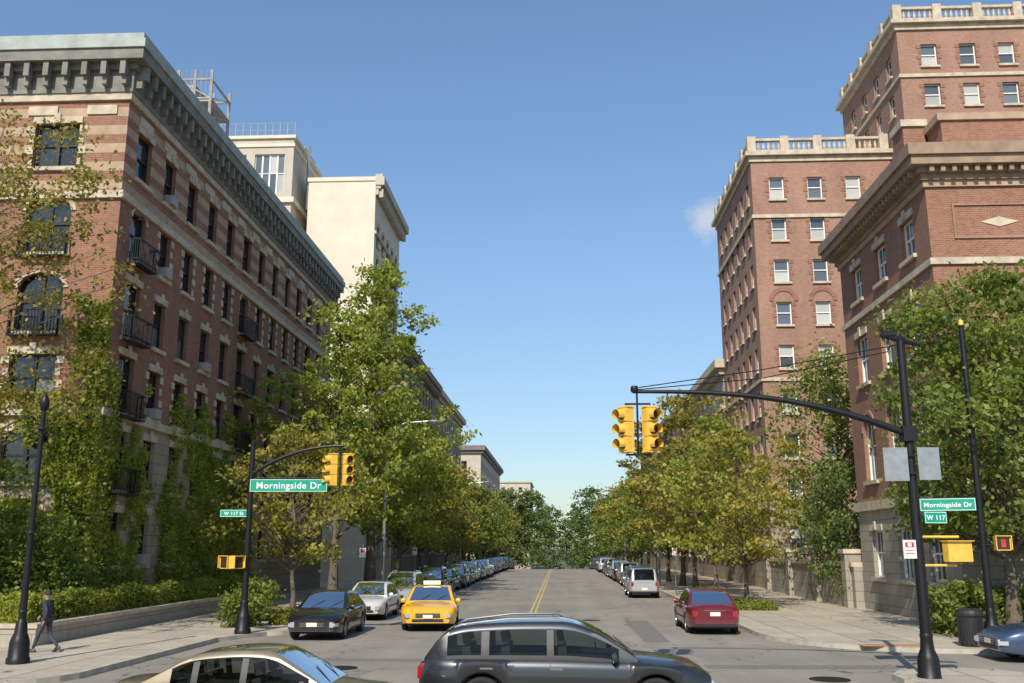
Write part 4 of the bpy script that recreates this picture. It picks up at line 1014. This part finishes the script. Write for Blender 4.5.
for nm, (hx, hy, hz), dx in (('left_hand', (-.05, .22, .88), .02), ('right_hand', (.35, -.2, 1.0), .05)):
    vs = [(hx, hy, hz), (hx+dx, hy, hz-.06)]; ed = [(0, 1)]; rd = [.022, .028]
    for k in range(4):
        b_ = len(vs); yo = -.027+.018*k; ln = (.07, .08, .078, .06)[k]
        vs += [(hx+dx+.005, hy+yo, hz-.085), (hx+dx+.02, hy+yo, hz-.085-ln*.5), (hx+dx+.035, hy+yo*.9, hz-.085-ln*.9)]; ed += [(1, b_), (b_, b_+1), (b_+1, b_+2)]; rd += [.009, .008, .007]
    b_ = len(vs); vs += [(hx+dx+.03, hy-.02, hz-.04), (hx+dx+.05, hy-.02, hz-.08)]; ed += [(0, b_), (b_, b_+1)]; rd += [.01, .008]
    skin_obj(nm, vs, ed, rd, 'skin', e, 1)

# ------------------------------------------------------------------ light, sky, camera
az = math.radians(12); el = math.radians(41)
ts = Vector((-math.sin(az)*math.cos(el), -math.cos(az)*math.cos(el), math.sin(el)))
ld = bpy.data.lights.new('sun', 'SUN'); ld.energy = 5.0; ld.angle = math.radians(.53); ld.color = (1, .93, .81)
lo = bpy.data.objects.new('sun', ld); COL.objects.link(lo); lo.rotation_euler = ts.to_track_quat('Z', 'Y').to_euler(); lo.location = (0, -20, 60)
w = bpy.data.worlds.new('World'); sc.world = w; w.use_nodes = True; nt = w.node_tree
bg = nt.nodes['Background']; sky = N(nt, 'ShaderNodeTexSky', sky_type='NISHITA'); sky.sun_disc = False
sky.sun_elevation = el; sky.sun_rotation = math.atan2(ts.x, ts.y); sky.air_density = 1.0; sky.dust_density = .5; sky.ozone_density = 1.6; sky.altitude = 30
bg.inputs[1].default_value = .15
tc = N(nt, 'ShaderNodeTexCoord'); cd = Vector((.1613, .959, .338)).normalized()
sub = N(nt, 'ShaderNodeVectorMath', operation='SUBTRACT'); nt.links.new(tc.outputs['Generated'], sub.inputs[0]); sub.inputs[1].default_value = cd
ln = N(nt, 'ShaderNodeVectorMath', operation='LENGTH'); nt.links.new(sub.outputs[0], ln.inputs[0])
mr = N(nt, 'ShaderNodeMapRange'); nt.links.new(ln.outputs['Value'], mr.inputs[0]); mr.inputs[1].default_value = 0; mr.inputs[2].default_value = .034; mr.inputs[3].default_value = 1; mr.inputs[4].default_value = 0
cn = noise(nt, tc.outputs['Generated'], 38, 6, .6)
mu = N(nt, 'ShaderNodeMath', operation='ADD'); nt.links.new(mr.outputs[0], mu.inputs[0]); nt.links.new(cn, mu.inputs[1])
m2 = N(nt, 'ShaderNodeMapRange'); nt.links.new(mu.outputs[0], m2.inputs[0]); m2.inputs[1].default_value = .72; m2.inputs[2].default_value = 1.3; m2.inputs[3].default_value = 0; m2.inputs[4].default_value = .7
skc = mixc(nt, 1., sky.outputs[0], (1.0, 1.13, 1.18), 'MULTIPLY')
sz_ = N(nt, 'ShaderNodeSeparateXYZ'); nt.links.new(tc.outputs['Generated'], sz_.inputs[0])
skc = mixc(nt, 1., skc, ramp(nt, sz_.outputs[2], [(0, (.62, .56, .56)), (.12, (.74, .70, .70)), (.3, (.92, .90, .90)), (.5, (1, 1, 1))]), 'MULTIPLY')
nt.links.new(mixc(nt, m2.outputs[0], skc, (4.8, 4.9, 5.1)), bg.inputs[0])
cam = bpy.data.cameras.new('camera'); co = bpy.data.objects.new('camera', cam); COL.objects.link(co)
co.location = (0, 0, 2.9); co.rotation_euler = (math.radians(90+12.2), 0, math.radians(2.83)); cam.lens = 33.4; cam.sensor_width = 36; cam.clip_end = 5000; cam.clip_start = .1
sc.camera = co
sc.view_settings.view_transform = 'Standard'; sc.view_settings.look = 'None'; sc.view_settings.exposure = 0
